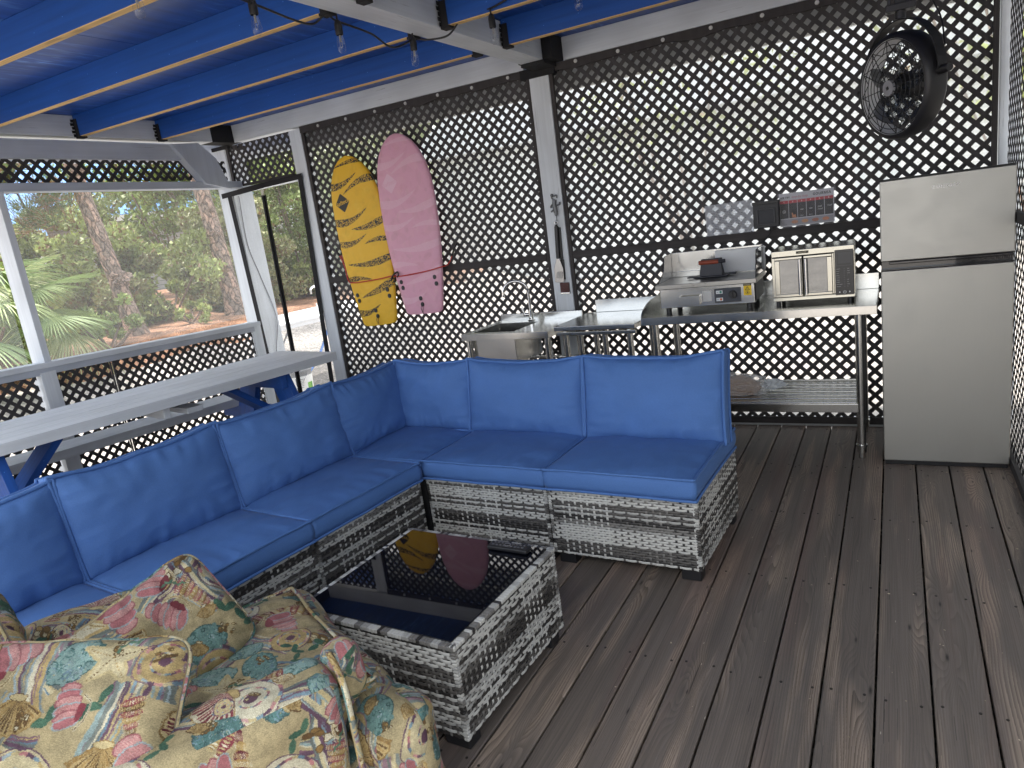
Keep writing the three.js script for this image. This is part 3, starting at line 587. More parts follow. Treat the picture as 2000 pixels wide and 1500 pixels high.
// ---------------------------------------------------------------- floral armchair
function drawFloral(c, W, H) {
  setSeed(777);
  c.fillStyle = '#c3b189'; c.fillRect(0, 0, W, H);
  const pal = { cream: ['#e3d3ab', '#d8c494', '#cdb27c', '#e9dfc4'], red: ['#7c2f3a', '#93404a', '#6a2430', '#a65a5e'], pink: ['#d49a98', '#c98688', '#dcaeaa', '#c07a80'], teal: ['#5f8684', '#7b9f9a', '#4d7472', '#93b0ab'], blue: ['#8fa9b8', '#aebfc6', '#748fa3', '#9fb4b4'], tan: ['#a5814c', '#8b6a3a', '#b9985f', '#70522f'], green: ['#2f5b4a', '#47705a', '#3b6350'], purple: ['#8a6678', '#a3838f', '#6f5166'], grey: ['#8a918c', '#9aa09a', '#777f7c'] };
  const pick = (k) => pal[k][Math.floor(rnd() * pal[k].length)];
  const wob = (n, r0, r1, j = 0.12) => { const pts = []; for (let i = 0; i < n; i++) { const a = i / n * 6.283; pts.push([Math.cos(a) * r0 * (1 + (rnd() - 0.5) * j * 2), Math.sin(a) * r1 * (1 + (rnd() - 0.5) * j * 2)]); } return pts; };
  const blob = (pts) => { c.beginPath(); const n = pts.length; for (let i = 0; i < n; i++) { const p = pts[i], q = pts[(i + 1) % n], mx = (p[0] + q[0]) / 2, my = (p[1] + q[1]) / 2; if (!i) c.moveTo(mx, my); else c.quadraticCurveTo(p[0], p[1], mx, my); } const p = pts[0], q = pts[1]; c.quadraticCurveTo(p[0], p[1], (p[0] + q[0]) / 2, (p[1] + q[1]) / 2); c.closePath(); };
  const M = {
    scallop(s, k1 = 'red', k2 = 'cream') {
      const n = 15, A = 1.25; c.beginPath(); c.moveTo(0, s * 0.55);
      for (let i = 0; i <= n; i++) { const a = -Math.PI / 2 - A + 2 * A * i / n, r = s * (1 + 0.04 * (i % 2)); c.lineTo(Math.cos(a) * r, s * 0.35 + Math.sin(a) * r); } c.closePath(); c.fillStyle = pick(k2); c.fill(); c.lineWidth = 5; c.strokeStyle = pick('tan'); c.stroke();
      for (let i = 0; i < n; i++) { const a0 = -Math.PI / 2 - A + 2 * A * (i + 0.12) / n, a1 = a0 + 2 * A / n * rr(0.45, 0.75); c.beginPath(); c.moveTo(0, s * 0.5); const r = s * rr(0.86, 0.99); c.lineTo(Math.cos(a0) * r, s * 0.35 + Math.sin(a0) * r); c.lineTo(Math.cos(a1) * r, s * 0.35 + Math.sin(a1) * r); c.closePath(); c.fillStyle = pick(k1); c.fill(); }
      for (let q = 0; q < 3; q++) { const r = s * (0.5 + 0.17 * q); c.beginPath(); c.arc(0, s * 0.35, r, -Math.PI / 2 - A, -Math.PI / 2 + A); c.lineWidth = 3; c.strokeStyle = 'rgba(225,205,165,0.45)'; c.stroke(); }
      c.fillStyle = pick('cream'); c.beginPath(); c.ellipse(0, s * 0.52, s * 0.3, s * 0.12, 0, 0, 7); c.fill(); c.lineWidth = 3; c.strokeStyle = pick('tan'); c.stroke();
    },
    conch(s) {
      for (let i = 0; i < 6; i++) { const y = -s * 0.75 + i * s * 0.28, w = s * (0.34 + 0.13 * i - 0.018 * i * i); blob(wob(14, w, s * 0.22, 0.06).map((p) => [p[0] - s * 0.04 * i, p[1] + y])); c.fillStyle = i % 2 ? pick('pink') : '#d9a6a2'; c.fill(); c.lineWidth = 6; c.strokeStyle = i % 2 ? '#a9bcc2' : '#a8666c'; c.stroke();
        c.save(); c.clip(); c.lineWidth = 2.4; c.strokeStyle = 'rgba(190,110,112,0.6)'; for (let q = -12; q < 13; q++) { c.beginPath(); c.moveTo(q * s * 0.07, y - s * 0.3); c.lineTo(q * s * 0.07 + s * 0.2, y + s * 0.3); c.stroke(); } c.restore(); }
      blob([[s * 0.35, -s * 0.1], [s * 0.62, s * 0.1], [s * 0.5, s * 0.5], [s * 0.2, s * 0.8], [s * 0.14, s * 0.45]]); c.fillStyle = pick('red'); c.fill();
      c.beginPath(); c.moveTo(s * 0.5, -s * 0.3); c.quadraticCurveTo(s * 0.98, s * 0.1, s * 0.62, s * 0.62); c.quadraticCurveTo(s * 0.4, s * 0.9, s * 0.1, s * 0.98); c.lineWidth = s * 0.10; c.strokeStyle = pick('cream'); c.stroke(); c.lineWidth = 3; c.strokeStyle = pick('tan'); c.stroke();
    },
    turban(s, k = 'teal') {
      blob(wob(16, s, s * 0.72, 0.14)); c.fillStyle = pick(k); c.fill(); c.lineWidth = 5; c.strokeStyle = '#456462'; c.stroke(); c.save(); c.clip();
      for (let i = 0; i < 90; i++) { const x = rr(-s, s), y = rr(-s * 0.7, s * 0.7), r = s * rr(0.05, 0.16); c.beginPath(); c.arc(x, y, r, rr(0, 3), rr(3, 7)); c.lineWidth = rr(2, 6); c.strokeStyle = rnd() < 0.5 ? pick(k) : rnd() < 0.5 ? pick('blue') : '#3d605f'; c.stroke(); }
      for (let i = 0; i < 50; i++) { c.fillStyle = rnd() < 0.6 ? pick('blue') : pick('cream'); c.beginPath(); c.ellipse(rr(-s, s), rr(-s * 0.6, s * 0.6), s * 0.035, s * 0.012, rr(0, 3), 0, 7); c.fill(); } c.restore();
      for (let i = 0; i < 6; i++) { const a = i / 6 * 6.28 + 0.4; c.beginPath(); c.arc(Math.cos(a) * s * 0.95, Math.sin(a) * s * 0.7, s * 0.09, 0, 7); c.fillStyle = pick(k); c.fill(); }
    },
    snail(s) {
      blob(wob(14, s, s * 0.8, 0.08)); c.fillStyle = pick('cream'); c.fill(); c.lineWidth = 5; c.strokeStyle = pick('purple'); c.stroke();
      for (let t = 0; t < 60; t++) { const a = t * 0.27, r = s * 0.78 * (1 - t / 62); c.beginPath(); c.arc(Math.cos(a) * r * 0.25, Math.sin(a) * r * 0.2, r, a, a + 0.5); c.lineWidth = s * 0.11 * (1 - t / 80); c.strokeStyle = [pick('purple'), pick('blue'), pick('cream'), pick('pink')][t % 4]; c.stroke(); }
      c.beginPath(); c.arc(0, 0, s * 0.2, 0, 7); c.fillStyle = '#6d4a5e'; c.fill();
    },
    auger(s) {
      for (let i = 0; i < 9; i++) { const y = -s + i * s * 0.23, w = s * (0.10 + 0.05 * i); c.save(); c.translate(0, y); c.rotate(-0.25); blob(wob(10, w, s * 0.15, 0.05)); c.fillStyle = pick(i % 2 ? 'tan' : 'red'); c.fill(); for (let q = -5; q <= 5; q++) { c.beginPath(); c.ellipse(q * w * 0.19, 0, w * 0.055, s * 0.09, 0.3, 0, 7); c.fillStyle = pick('cream'); c.fill(); } c.restore(); }
    },
    star(s) { c.beginPath(); for (let i = 0; i < 10; i++) { const a = i / 10 * 6.283, r = i % 2 ? s * 0.42 : s; c.lineTo(Math.cos(a) * r, Math.sin(a) * r); } c.closePath(); c.fillStyle = pick('cream'); c.lineJoin = 'round'; c.lineWidth = s * 0.2; c.strokeStyle = pick('cream'); c.stroke(); c.fill(); for (let i = 0; i < 5; i++) { const a = i / 5 * 6.283; c.beginPath(); c.moveTo(0, 0); c.lineTo(Math.cos(a) * s, Math.sin(a) * s); c.lineWidth = 5; c.setLineDash([7, 7]); c.strokeStyle = pick('tan'); c.stroke(); } c.setLineDash([]); },
    weed(s) { for (let i = 0; i < 6; i++) { const x = Math.sin(i * 1.1) * s * 0.25, y = -s + i * s * 0.36; c.save(); c.translate(x, y); c.rotate((i % 2 ? 1 : -1) * 0.7); c.beginPath(); c.ellipse(0, 0, s * 0.13, s * 0.27, 0, 0, 7); c.fillStyle = pick('green'); c.fill(); c.save(); c.clip(); c.lineWidth = 2; c.strokeStyle = 'rgba(150,180,150,0.5)'; for (let q = -8; q < 9; q++) { c.beginPath(); c.moveTo(-s * 0.2, q * s * 0.05); c.lineTo(s * 0.2, q * s * 0.05 + s * 0.06); c.stroke(); } c.restore(); c.restore(); } },
    beads(s) { for (let i = 0; i < 12; i++) { const x = rr(-s, s) * 0.7, y = rr(-s, s) * 0.5; blob(wob(8, s * rr(0.12, 0.22), s * rr(0.09, 0.16), 0.2).map((p) => [p[0] + x, p[1] + y])); c.fillStyle = pick(rnd() < 0.6 ? 'tan' : 'cream'); c.fill(); c.lineWidth = 4; c.strokeStyle = '#6d532f'; c.stroke(); } },
    drift(s) { for (let i = 0; i < 16; i++) { c.beginPath(); const y = rr(-0.3, 0.3) * s; c.moveTo(-s, y); c.bezierCurveTo(-s * 0.3, y - s * rr(0.1, 0.4), s * 0.3, y + s * rr(0.1, 0.4), s, y + rr(-0.1, 0.1) * s); c.lineWidth = rr(5, 20); c.strokeStyle = [pick('blue'), pick('grey'), pick('cream'), pick('purple')][i % 4]; c.stroke(); } },
  };
  const all9 = (x, y, rot, seed, f) => { for (const dx of [-W, 0, W]) for (const dy of [-H, 0, H]) { if (x + dx < -330 || x + dx > W + 330 || y + dy < -330 || y + dy > H + 330) continue; setSeed(seed); c.save(); c.translate(x + dx, y + dy); c.rotate(rot); f(); c.restore(); } };
  const seq = [];
  for (let i = 0; i < 50; i++) seq.push(['drift', hash(i, 1, 50) * W, hash(i, 2, 50) * H, 190]);
  for (let i = 0; i < 40; i++) seq.push([['weed', 'beads'][i % 2], hash(i, 1, 51) * W, hash(i, 2, 51) * H, 135]);
  const main = ['scallop', 'conch', 'turban', 'scallop', 'snail', 'auger', 'turban', 'conch', 'scallop2', 'star', 'weed', 'turban', 'scallop', 'snail', 'conch', 'auger', 'turban', 'scallop2', 'weed', 'star'];
  const G = 10; let q = 0;
  for (let j = 0; j < G; j++) for (let i = 0; i < G; i++) { const k = main[Math.floor(hash(i, j, 52) * main.length)]; seq.push([k, (i + 0.5 + (j % 2) * 0.5 + (hash(i, j, 53) - 0.5) * 0.45) * W / G, (j + 0.5 + (hash(i, j, 54) - 0.5) * 0.45) * H / G, 92 + 62 * hash(i, j, 55)]); }
  for (let i = 0; i < 60; i++) seq.push([['snail', 'beads', 'weed', 'beads', 'scallop2'][i % 5], hash(i, 1, 57) * W, hash(i, 2, 57) * H, 52]);
  seq.forEach(([k, x, y, s], i) => all9(x, y, hash(i, 9, 58) * 6.283, 1000 + i * 31, () => (k === 'scallop2' ? M.scallop(s, 'tan', 'cream') : M[k](s))));
  const im = c.getImageData(0, 0, W, H), d = im.data, src = new Uint8ClampedArray(d); // woven twill: stepped edges, flecked yarn
  for (let y = 0; y < H; y++) for (let x = 0; x < W; x++) {
    const bxx = x >> 2, byy = y >> 1, jx = (hash(bxx, byy, 11) - 0.5) * 6 + (fbm(x / 22, y / 22, 2, 0, 0, 3) - 0.5) * 7, jy = (hash(bxx, byy, 12) - 0.5) * 5 + (fbm(x / 22, y / 22, 2, 0, 0, 8) - 0.5) * 7;
    const sx = ((x + Math.round(jx)) % W + W) % W, sy = ((y + Math.round(jy)) % H + H) % H, o = (y * W + x) * 4, q = (sy * W + sx) * 4;
    const f = 0.90 + 0.10 * (((x + y * 2) % 7) < 4 ? 1 : 0) + (hash(x >> 1, y, 3) - 0.5) * 0.12, t = (0.95 + 0.26 * (fbm(x / 30, y / 30, 3, 0, 0, 6) - 0.45) + (hash(bxx, byy, 9) - 0.5) * 0.22) * f;
    d[o] = src[q] * t; d[o + 1] = src[q + 1] * t; d[o + 2] = src[q + 2] * t;
  }
  c.putImageData(im, 0, 0);
}
const floralTex = canvasTex(2048, 2048, (c, w, h) => drawFloral(c, w, h)); floralTex.repeat.set(1.0, 1.0);
const mFloral = P({ map: floralTex, color: rgb(0.66, 0.68, 0.66), roughness: 0.85, sheen: 0.2, sheenRoughness: 0.6, bumpMap: clothBump, bumpScale: 0.0006 });
function softBlock(parent, name, w, h, d, r, mat, o = {}) { // rounded, slightly slumped upholstery block centred at the origin
  const { seed = 1, lump = 0.012, top = 0.0, n = 26, flare = 0 } = o, g = new THREE.BoxGeometry(w, h, d, n, n, n), p = g.attributes.position, uv = g.attributes.uv, nn = g.attributes.normal;
  for (let i = 0; i < p.count; i++) {
    const a = V(p.getX(i), p.getY(i), p.getZ(i)), nx = nn.getX(i), ny = nn.getY(i);
    const b = V(Math.max(-w / 2 + r, Math.min(w / 2 - r, a.x)), Math.max(-h / 2 + r, Math.min(h / 2 - r, a.y)), Math.max(-d / 2 + r, Math.min(d / 2 - r, a.z)));
    const dlt = a.clone().sub(b); const nl = dlt.length() > 1e-6 ? dlt.clone().normalize() : V(nx, ny, nn.getZ(i));
    const q = dlt.length() > 1e-6 ? b.clone().addScaledVector(nl, r) : a.clone();
    const e = fbm(q.x * 5 + seed * 3.1 + q.z * 2, q.y * 5 + q.z * 4 + seed, 3, 0, 0, seed) - 0.5, e2 = vn(q.x * 9 + q.z * 14 + seed, q.y * 3 + q.z * 3, 0, 0, seed + 4) - 0.5;
    q.addScaledVector(nl, lump * 2 * e + lump * 0.8 * e2);
    q.y += top * (1 - Math.pow(2 * a.x / w, 2)) * (1 - Math.pow(2 * a.z / d, 2)) * (a.y > 0 ? 1 : 0);
    const f = 1 + flare * (0.5 - a.y / h); q.x *= f;
    p.setXYZ(i, q.x, q.y, q.z);
    const az = Math.abs(nn.getZ(i)) > 0.5, ay = Math.abs(ny) > 0.5;
    if (ay) uv.setXY(i, q.x + seed * 0.31, -q.z + seed * 0.17); else if (az) uv.setXY(i, q.x + seed * 0.31, q.y + seed * 0.23); else uv.setXY(i, q.z + seed * 0.41, q.y + seed * 0.13);
  }
  g.deleteAttribute('normal'); smooth(g); return part(name, g, mat, parent);
}
{
  const t = thing('armchair', 'floral armchair in shell-patterned tapestry before the wicker table', 'armchair', [-1.568, 0, 3.751], -27 * D2R);
  const at = (m, x, y, z, rx = 0, ry = 0, rz = 0) => { m.position.set(x, y, z); m.rotation.set(rx, ry, rz); return m; };
  at(softBlock(t, 'seat_base', 0.84, 0.34, 0.82, 0.05, mFloral, { seed: 2 }), 0, 0.22, 0.0);
  at(softBlock(t, 'arm', 0.17, 0.50, 0.78, 0.05, mFloral, { seed: 3, lump: 0.016 }), 0.365, 0.378, 0.05, 0.0, 0, 0);
  at(softBlock(t, 'arm', 0.17, 0.50, 0.74, 0.08, mFloral, { seed: 4, lump: 0.018 }), -0.375, 0.375, 0.10);
  at(softBlock(t, 'backrest', 0.80, 0.72, 0.20, 0.08, mFloral, { seed: 5, lump: 0.02 }), 0, 0.56, 0.43, -0.12);
  const sc = cushion(t, 'seat_cushion', 0.60, 0.78, 0.11, 0.03, mFloral, { seed: 6, wr: 0.014, lump: 0.03, pipe: 0.006, pinch: 0.01 }); at(sc, 0.0, 0.435, -0.06, -Math.PI / 2);
  at(softBlock(t, 'seat_front', 0.86, 0.34, 0.16, 0.075, mFloral, { seed: 8, lump: 0.016 }), 0.03, 0.30, -0.44);
  at(softBlock(t, 'seat_front_roll', 0.20, 0.30, 0.14, 0.068, mFloral, { seed: 14, lump: 0.02 }), 0.36, 0.315, -0.47, 0, 0.25, 0.05);
  at(softBlock(t, 'cover_fold', 0.075, 0.15, 0.08, 0.034, mFloral, { seed: 9, lump: 0.022 }), 0.325, 0.56, -0.385, 0.25, 0.4, -0.2);
  // piping down the front edge of the right arm and along its outer top
  part('piping', boxUV(tube([[0.285, 0.50, -0.345], [0.30, 0.585, -0.345], [0.36, 0.635, -0.345], [0.43, 0.60, -0.343], [0.452, 0.50, -0.34], [0.456, 0.30, -0.34], [0.46, 0.1, -0.34]], 0.007, 60, 7)), mFloral, t);
  const pl = (label, c, xa, ya, w, h, seed) => { // centre, direction of its width, direction of its height
    const m = cushion(scene, numbered('throw_pillow'), w, h, 0.02, 0.07, mFloral, { seed, wr: 0.014, pinch: 0.02, rc: 7, pipe: 0.006, lump: 0.04, nx: 44, ny: 44 }); tag(m, label, 'pillow');
    const X = V(...xa).normalize(), Z = X.clone().cross(V(...ya)).normalize(), Y = Z.clone().cross(X);
    m.quaternion.setFromRotationMatrix(new THREE.Matrix4().makeBasis(X, Y, Z)); m.position.set(...c); return m;
  };
  pl('floral throw pillow with a raised peak at the left chair arm', [-1.617, 0.59, 3.645], [0.084, 0.10, -0.30], [-0.099, 0.14, 0], 0.37, 0.30, 21);
  pl('floral throw pillow lying nearest the viewer on the armchair', [-1.44, 0.655, 3.975], [0.254, -0.04, -0.157], [-0.126, 0.10, -0.033], 0.44, 0.32, 25);
  pl('floral throw pillow tucked behind at the left edge beside the sofa', [-1.85, 0.64, 3.93], [0.9, -0.25, 0.25], [-0.1, 0.9, -0.25], 0.40, 0.36, 29);
}
// ---------------------------------------------------------------- surfboards
const boardProf = [[0, 0], [0.006, 0.045], [0.02, 0.085], [0.05, 0.135], [0.1, 0.183], [0.16, 0.218], [0.24, 0.243], [0.36, 0.254], [0.5, 0.252], [0.64, 0.24], [0.78, 0.218], [0.9, 0.193], [0.965, 0.178], [0.988, 0.168], [0.997, 0.15], [1, 0.12]];
function halfW(t) { for (let i = 1; i < boardProf.length; i++) if (t <= boardProf[i][0]) { const [a, b] = boardProf[i - 1], [c, d] = boardProf[i], u = (t - a) / (c - a); return b + (d - b) * u; } return 0.12; }
function boardGeo(L, wide) { // length along y, tail at y = 0; deck faces +z
  const nt = 90, na = 28, pos = [], uv = [], idx = [];
  for (let i = 0; i <= nt; i++) {
    const s = i / nt, t = 0.5 - 0.5 * Math.cos(s * Math.PI), hw = Math.max(0.002, halfW(t) * wide), th = 0.062 * Math.pow(Math.max(0.0, Math.min(1, t * 7)), 0.45) * (1 - 0.35 * Math.pow(t, 6)), y = L * (1 - t), rock = 0.03 * Math.pow(Math.max(0, 0.35 - t) / 0.35, 2);
    for (let k = 0; k <= na; k++) {
      const a = k / na * Math.PI * 2, ca = Math.cos(a), sa = Math.sin(a), x = Math.sign(ca) * Math.pow(Math.abs(ca), 0.42) * hw, z = Math.sign(sa) * Math.pow(Math.abs(sa), 0.75) * Math.min(th / 2, hw) + rock;
      pos.push(x, y, z); uv.push(0.5 + x / 0.54, 0.01 + 0.98 * y / L);
    }
  }
  for (let i = 0; i < nt; i++) for (let k = 0; k < na; k++) { const a = i * (na + 1) + k, b = a + na + 1; idx.push(a, b, a + 1, b, b + 1, a + 1); }
  for (const [row, sg] of [[0, 1], [nt, -1]]) { const c = pos.length / 3; pos.push(0, L * (row ? 0 : 1), row ? 0 : 0.03); uv.push(0.5, row ? 0.01 : 0.99); for (let k = 0; k < na; k++) { const a = row * (na + 1) + k; sg > 0 ? idx.push(c, a, a + 1) : idx.push(c, a + 1, a); } }
  const g = new THREE.BufferGeometry(); g.setAttribute('position', new THREE.Float32BufferAttribute(pos, 3)); g.setAttribute('uv', new THREE.Float32BufferAttribute(uv, 2)); g.setIndex(idx); g.computeVertexNormals();
  const n = g.attributes.normal, q = g.toNonIndexed(); return smooth(q);
}
function boardTex(base, ink, spot, stripes, logoA, fade, seed) {
  return canvasTex(640, 1600, (c, W, H) => {
    setSeed(seed); c.fillStyle = base; c.fillRect(0, 0, W, H);
    for (let i = 0; i < 500; i++) { c.fillStyle = `rgba(${rnd() < 0.5 ? '80,60,20' : '255,245,220'},${rr(0.01, 0.035)})`; c.beginPath(); c.ellipse(rnd() * W, rnd() * H, rr(4, 60), rr(4, 30), rnd() * 3, 0, 7); c.fill(); }
    const X = (x) => W / 2 + x / 0.54 * W, Y = (y) => H * (1 - (0.01 + 0.98 * y));
    for (const [x0, y0, x1, y1, th, al] of stripes) { // tapering band from the thick end x0, y0 to the point x1, y1
      c.save(); c.globalAlpha = al * fade; const a = [X(x0), Y(y0)], b = [X(x1), Y(y1)], t = th * H * 1.15, mx = (a[0] + b[0]) / 2, my = (a[1] + b[1]) / 2;
      c.beginPath(); const cv = (hash(Math.round(y0 * 999), 3, 4) < 0.7 ? 1 : -0.6) * t * 0.9, up = [], dn = [];
      for (let i = 0; i <= 24; i++) { const q = i / 24, hw = t * Math.min(1, 0.62 + 1.3 * q) * Math.pow(Math.max(0, 1 - q), 0.7) * 1.15, x = a[0] + (b[0] - a[0]) * q, y = a[1] + (b[1] - a[1]) * q * q + cv * Math.sin(Math.PI * q); up.push([x, y - hw]); dn.unshift([x, y + hw * 0.9]); }
      [...up, ...dn].forEach((q, i) => (i ? c.lineTo(...q) : c.moveTo(...q))); c.closePath(); c.clip();
      c.fillStyle = ink; c.fillRect(0, 0, W, H); c.fillStyle = spot;
      const x9 = Math.min(a[0], b[0]) - 10, xw = Math.abs(a[0] - b[0]) + 20, y9 = Math.min(a[1], b[1]) - t * 2, yh = Math.abs(a[1] - b[1]) + t * 4, n = xw * yh / 78;
      for (let i = 0; i < n; i++) { c.beginPath(); const x = x9 + rnd() * xw, y = y9 + rnd() * yh, r = rr(2.2, 4.6); for (let k = 0; k < 6; k++) { const q = k / 6 * 6.28, s = r * rr(0.7, 1.35); c.lineTo(x + Math.cos(q) * s * 1.15, y + Math.sin(q) * s); } c.closePath(); c.fill(); }
      c.restore();
    }
    c.save(); c.globalAlpha = logoA; c.translate(X(-0.115), Y(0.745)); c.rotate(-0.06); c.fillStyle = ink; c.save(); c.rotate(Math.PI / 4); c.beginPath(); c.roundRect(-62, -62, 124, 124, 12); c.fill(); c.restore();
    c.fillStyle = base; c.font = 'italic bold 46px sans-serif'; c.textAlign = 'center'; c.rotate(-0.12); c.fillText('Softech', 0, 14); c.restore();
    for (let i = 0; i < 60; i++) { c.strokeStyle = `rgba(70,50,20,${rr(0.03, 0.10)})`; c.lineWidth = rr(0.6, 1.5); c.beginPath(); const x = rnd() * W, y = rnd() * H; c.moveTo(x, y); c.lineTo(x + rr(-30, 30), y + rr(-12, 12)); c.stroke(); }
  });
}
{
  const sy = [[0.2, 0.955, -0.14, 0.945, 0.014, 1], [-0.27, 0.855, 0.08, 0.895, 0.021, 1], [0.27, 0.845, -0.09, 0.79, 0.021, 1], [-0.27, 0.645, 0.11, 0.69, 0.023, 1], [0.27, 0.615, -0.08, 0.585, 0.022, 1], [-0.26, 0.515, 0.06, 0.545, 0.019, 1], [0.26, 0.495, 0.02, 0.488, 0.015, 1], [0.26, 0.395, -0.19, 0.385, 0.022, 1], [-0.25, 0.285, 0.03, 0.278, 0.017, 1], [0.25, 0.255, -0.12, 0.175, 0.025, 1], [-0.22, 0.095, 0.06, 0.125, 0.02, 1]];
  const sp = sy.map((q) => q.slice());
  const mY = S({ map: boardTex('#e6b526', '#2a2822', '#d9ab34', sy, 1, 1, 5), roughness: 0.5 }), mP = S({ map: boardTex('#d8a0b6', '#e0bccb', '#d8a4b9', sp, 0.75, 0.5, 9), roughness: 0.5 });
  const gap = S({ color: rgb(0.02, 0.022, 0.024), roughness: 0.5 });
  const mk = (name, label, m, L, x, y, z, rz, wide) => {
    const t = thing(name, label, 'surfboard', [x, y, z], 0); t.rotation.z = rz; t.rotation.x = -0.02;
    part('foam_deck', boardGeo(L, wide), m, t);
    const plug = new THREE.CylinderGeometry(0.0155, 0.0155, 0.012, 18).rotateX(Math.PI / 2).scale(0.85, 1.1, 1);
    for (const [px, py] of [[-0.158, 0.262], [-0.150, 0.216], [0.158, 0.272], [0.165, 0.222], [0.0, 0.122], [0.008, 0.075]]) { const d = part('fin_plug', plug, gap, t); d.position.set(px * wide, py, 0.0265); }
    part('leash_cord', tube([[0.008, 0.075, 0.034], [-0.004, 0.045, 0.037], [0.004, 0.015, 0.034], [0.0, -0.002, 0.02]], 0.0022, 20, 5), gap, t);
    part('leash_cord', tube([[0.01, 0.075, 0.034], [0.014, 0.045, 0.036], [0.004, 0.012, 0.036]], 0.0022, 20, 5), gap, t);
  };
  mk('surfboard', 'yellow surfboard with black leopard stripes strapped on the lattice', mY, 1.335, -3.683, 0.815, 0.045, 0.045, 0.985);
  mk('surfboard', 'plain pink surfboard strapped on the lattice beside the yellow one', mP, 1.345, -3.222, 0.883, 0.058, 0.012, 1.0);
  const cord = thing('bungee_cord', 'thin red bungee cord strapping both surfboards to the lattice', 'cord');
  const red = S({ color: rgb(0.55, 0.045, 0.03), roughness: 0.6 });
  part('strand', tube([[-4.02, 1.40, 0.0], [-3.97, 1.31, 0.02], [-3.915, 1.20, 0.07], [-3.85, 1.175, 0.086], [-3.6, 1.185, 0.088], [-3.45, 1.20, 0.086], [-3.42, 1.195, 0.09]], 0.0045, 60, 7), red, cord);
  part('strand', tube([[-3.44, 1.20, 0.095], [-3.38, 1.19, 0.10], [-3.15, 1.205, 0.104], [-3.0, 1.225, 0.098], [-2.95, 1.24, 0.05], [-2.925, 1.30, 0.01]], 0.0045, 60, 7), red, cord);
  part('strand', tube([[-4.0, 1.40, 0.0], [-3.955, 1.33, 0.025], [-3.90, 1.24, 0.055]], 0.004, 20, 6), red, cord);
  part('hook', tube([[-3.47, 1.165, 0.09], [-3.44, 1.20, 0.098], [-3.40, 1.225, 0.092], [-3.385, 1.205, 0.10], [-3.40, 1.185, 0.10]], 0.007, 24, 6), mBlack, cord);
  part('hook', tube([[-4.05, 1.46, -0.01], [-4.035, 1.44, 0.01], [-4.02, 1.40, 0.0]], 0.007, 16, 6), mBlack, cord);
  part('hook', tube([[-2.93, 1.29, 0.01], [-2.90, 1.345, 0.012], [-2.885, 1.38, -0.01]], 0.007, 16, 6), mBlack, cord);
}

// ---------------------------------------------------------------- sink, small table, work table
function legs(t, list, y1, r = 0.019) { for (const [x, z, h = y1] of list) { const l = part('leg', rod([x, 0.07, z], [x, h, z], r, 18), mSteelTube, t); part('foot', merge([rod([x, 0.035, z], [x, 0.075, z], r * 1.12, 18), rod([x, 0.0, z], [x, 0.038, z], r * 0.8, 10)]), mSteelTube, l); part('collar', rod([x, 0.068, z], [x, 0.078, z], r * 1.35, 18), mSteelTube, l); } }
{ // sink with the basin at its left
  const t = thing('utility_sink', 'stainless steel sink unit with left basin below the surfboards', 'sink', [-2.235, 0, 0.34], -0.05);
  const W = 0.66, D = 0.54, Y = 0.79, bx0 = -0.285, bx1 = 0.045, bz0 = -0.15, bz1 = 0.2;
  part('counter', merge([bx(bx0 + W / 2, 0.004, D, (-W / 2 + bx0) / 2, Y - 0.002, 0, 0.001), bx(W / 2 - bx1, 0.004, D, (W / 2 + bx1) / 2, Y - 0.002, 0, 0.001), bx(bx1 - bx0, 0.004, D / 2 + bz0, (bx0 + bx1) / 2, Y - 0.002, (-D / 2 + bz0) / 2, 0.001), bx(bx1 - bx0, 0.004, D / 2 - bz1, (bx0 + bx1) / 2, Y - 0.002, (D / 2 + bz1) / 2, 0.001),
    bx(W, 0.042, 0.004, 0, Y - 0.019, D / 2, 0.001), bx(0.004, 0.042, D, -W / 2, Y - 0.019, 0, 0.001), bx(0.004, 0.042, D, W / 2, Y - 0.019, 0, 0.001)]), mSteel, t);
  part('backsplash', merge([bx(W, 0.05, 0.015, 0, Y + 0.022, -D / 2 + 0.008, 0.004)]), mSteel, t);
  const bh = 0.22;
  part('basin', merge([bx(0.004, bh, bz1 - bz0, bx0, Y - bh / 2, (bz0 + bz1) / 2, 0.001), bx(0.004, bh, bz1 - bz0, bx1, Y - bh / 2, (bz0 + bz1) / 2, 0.001), bx(bx1 - bx0 - 0.006, bh, 0.004, (bx0 + bx1) / 2, Y - bh / 2, bz0, 0.001), bx(bx1 - bx0 - 0.006, bh, 0.004, (bx0 + bx1) / 2, Y - bh / 2, bz1, 0.001), bx(bx1 - bx0, 0.004, bz1 - bz0, (bx0 + bx1) / 2, Y - bh, (bz0 + bz1) / 2, 0.001)]), mSteel, t);
  part('drain_pipe', merge([rod([-0.12, 0.3, 0.02], [-0.12, Y - bh, 0.02], 0.022), rod([0.10, 0.1, -0.18], [0.10, 0.7, -0.18], 0.008)]), S({ color: rgb(0.6, 0.6, 0.6) }), t);
  legs(t, [[-0.30, 0.23], [0.30, 0.23], [-0.30, -0.23], [0.30, -0.23]], Y - 0.01);
  part('cross_bar', merge([rod([-0.3, 0.52, -0.23], [0.3, 0.52, -0.23], 0.011), rod([0.30, 0.52, -0.23], [0.30, 0.52, 0.23], 0.011), rod([-0.30, 0.52, -0.23], [-0.30, 0.52, 0.23], 0.011)]), mSteelTube, t);
}
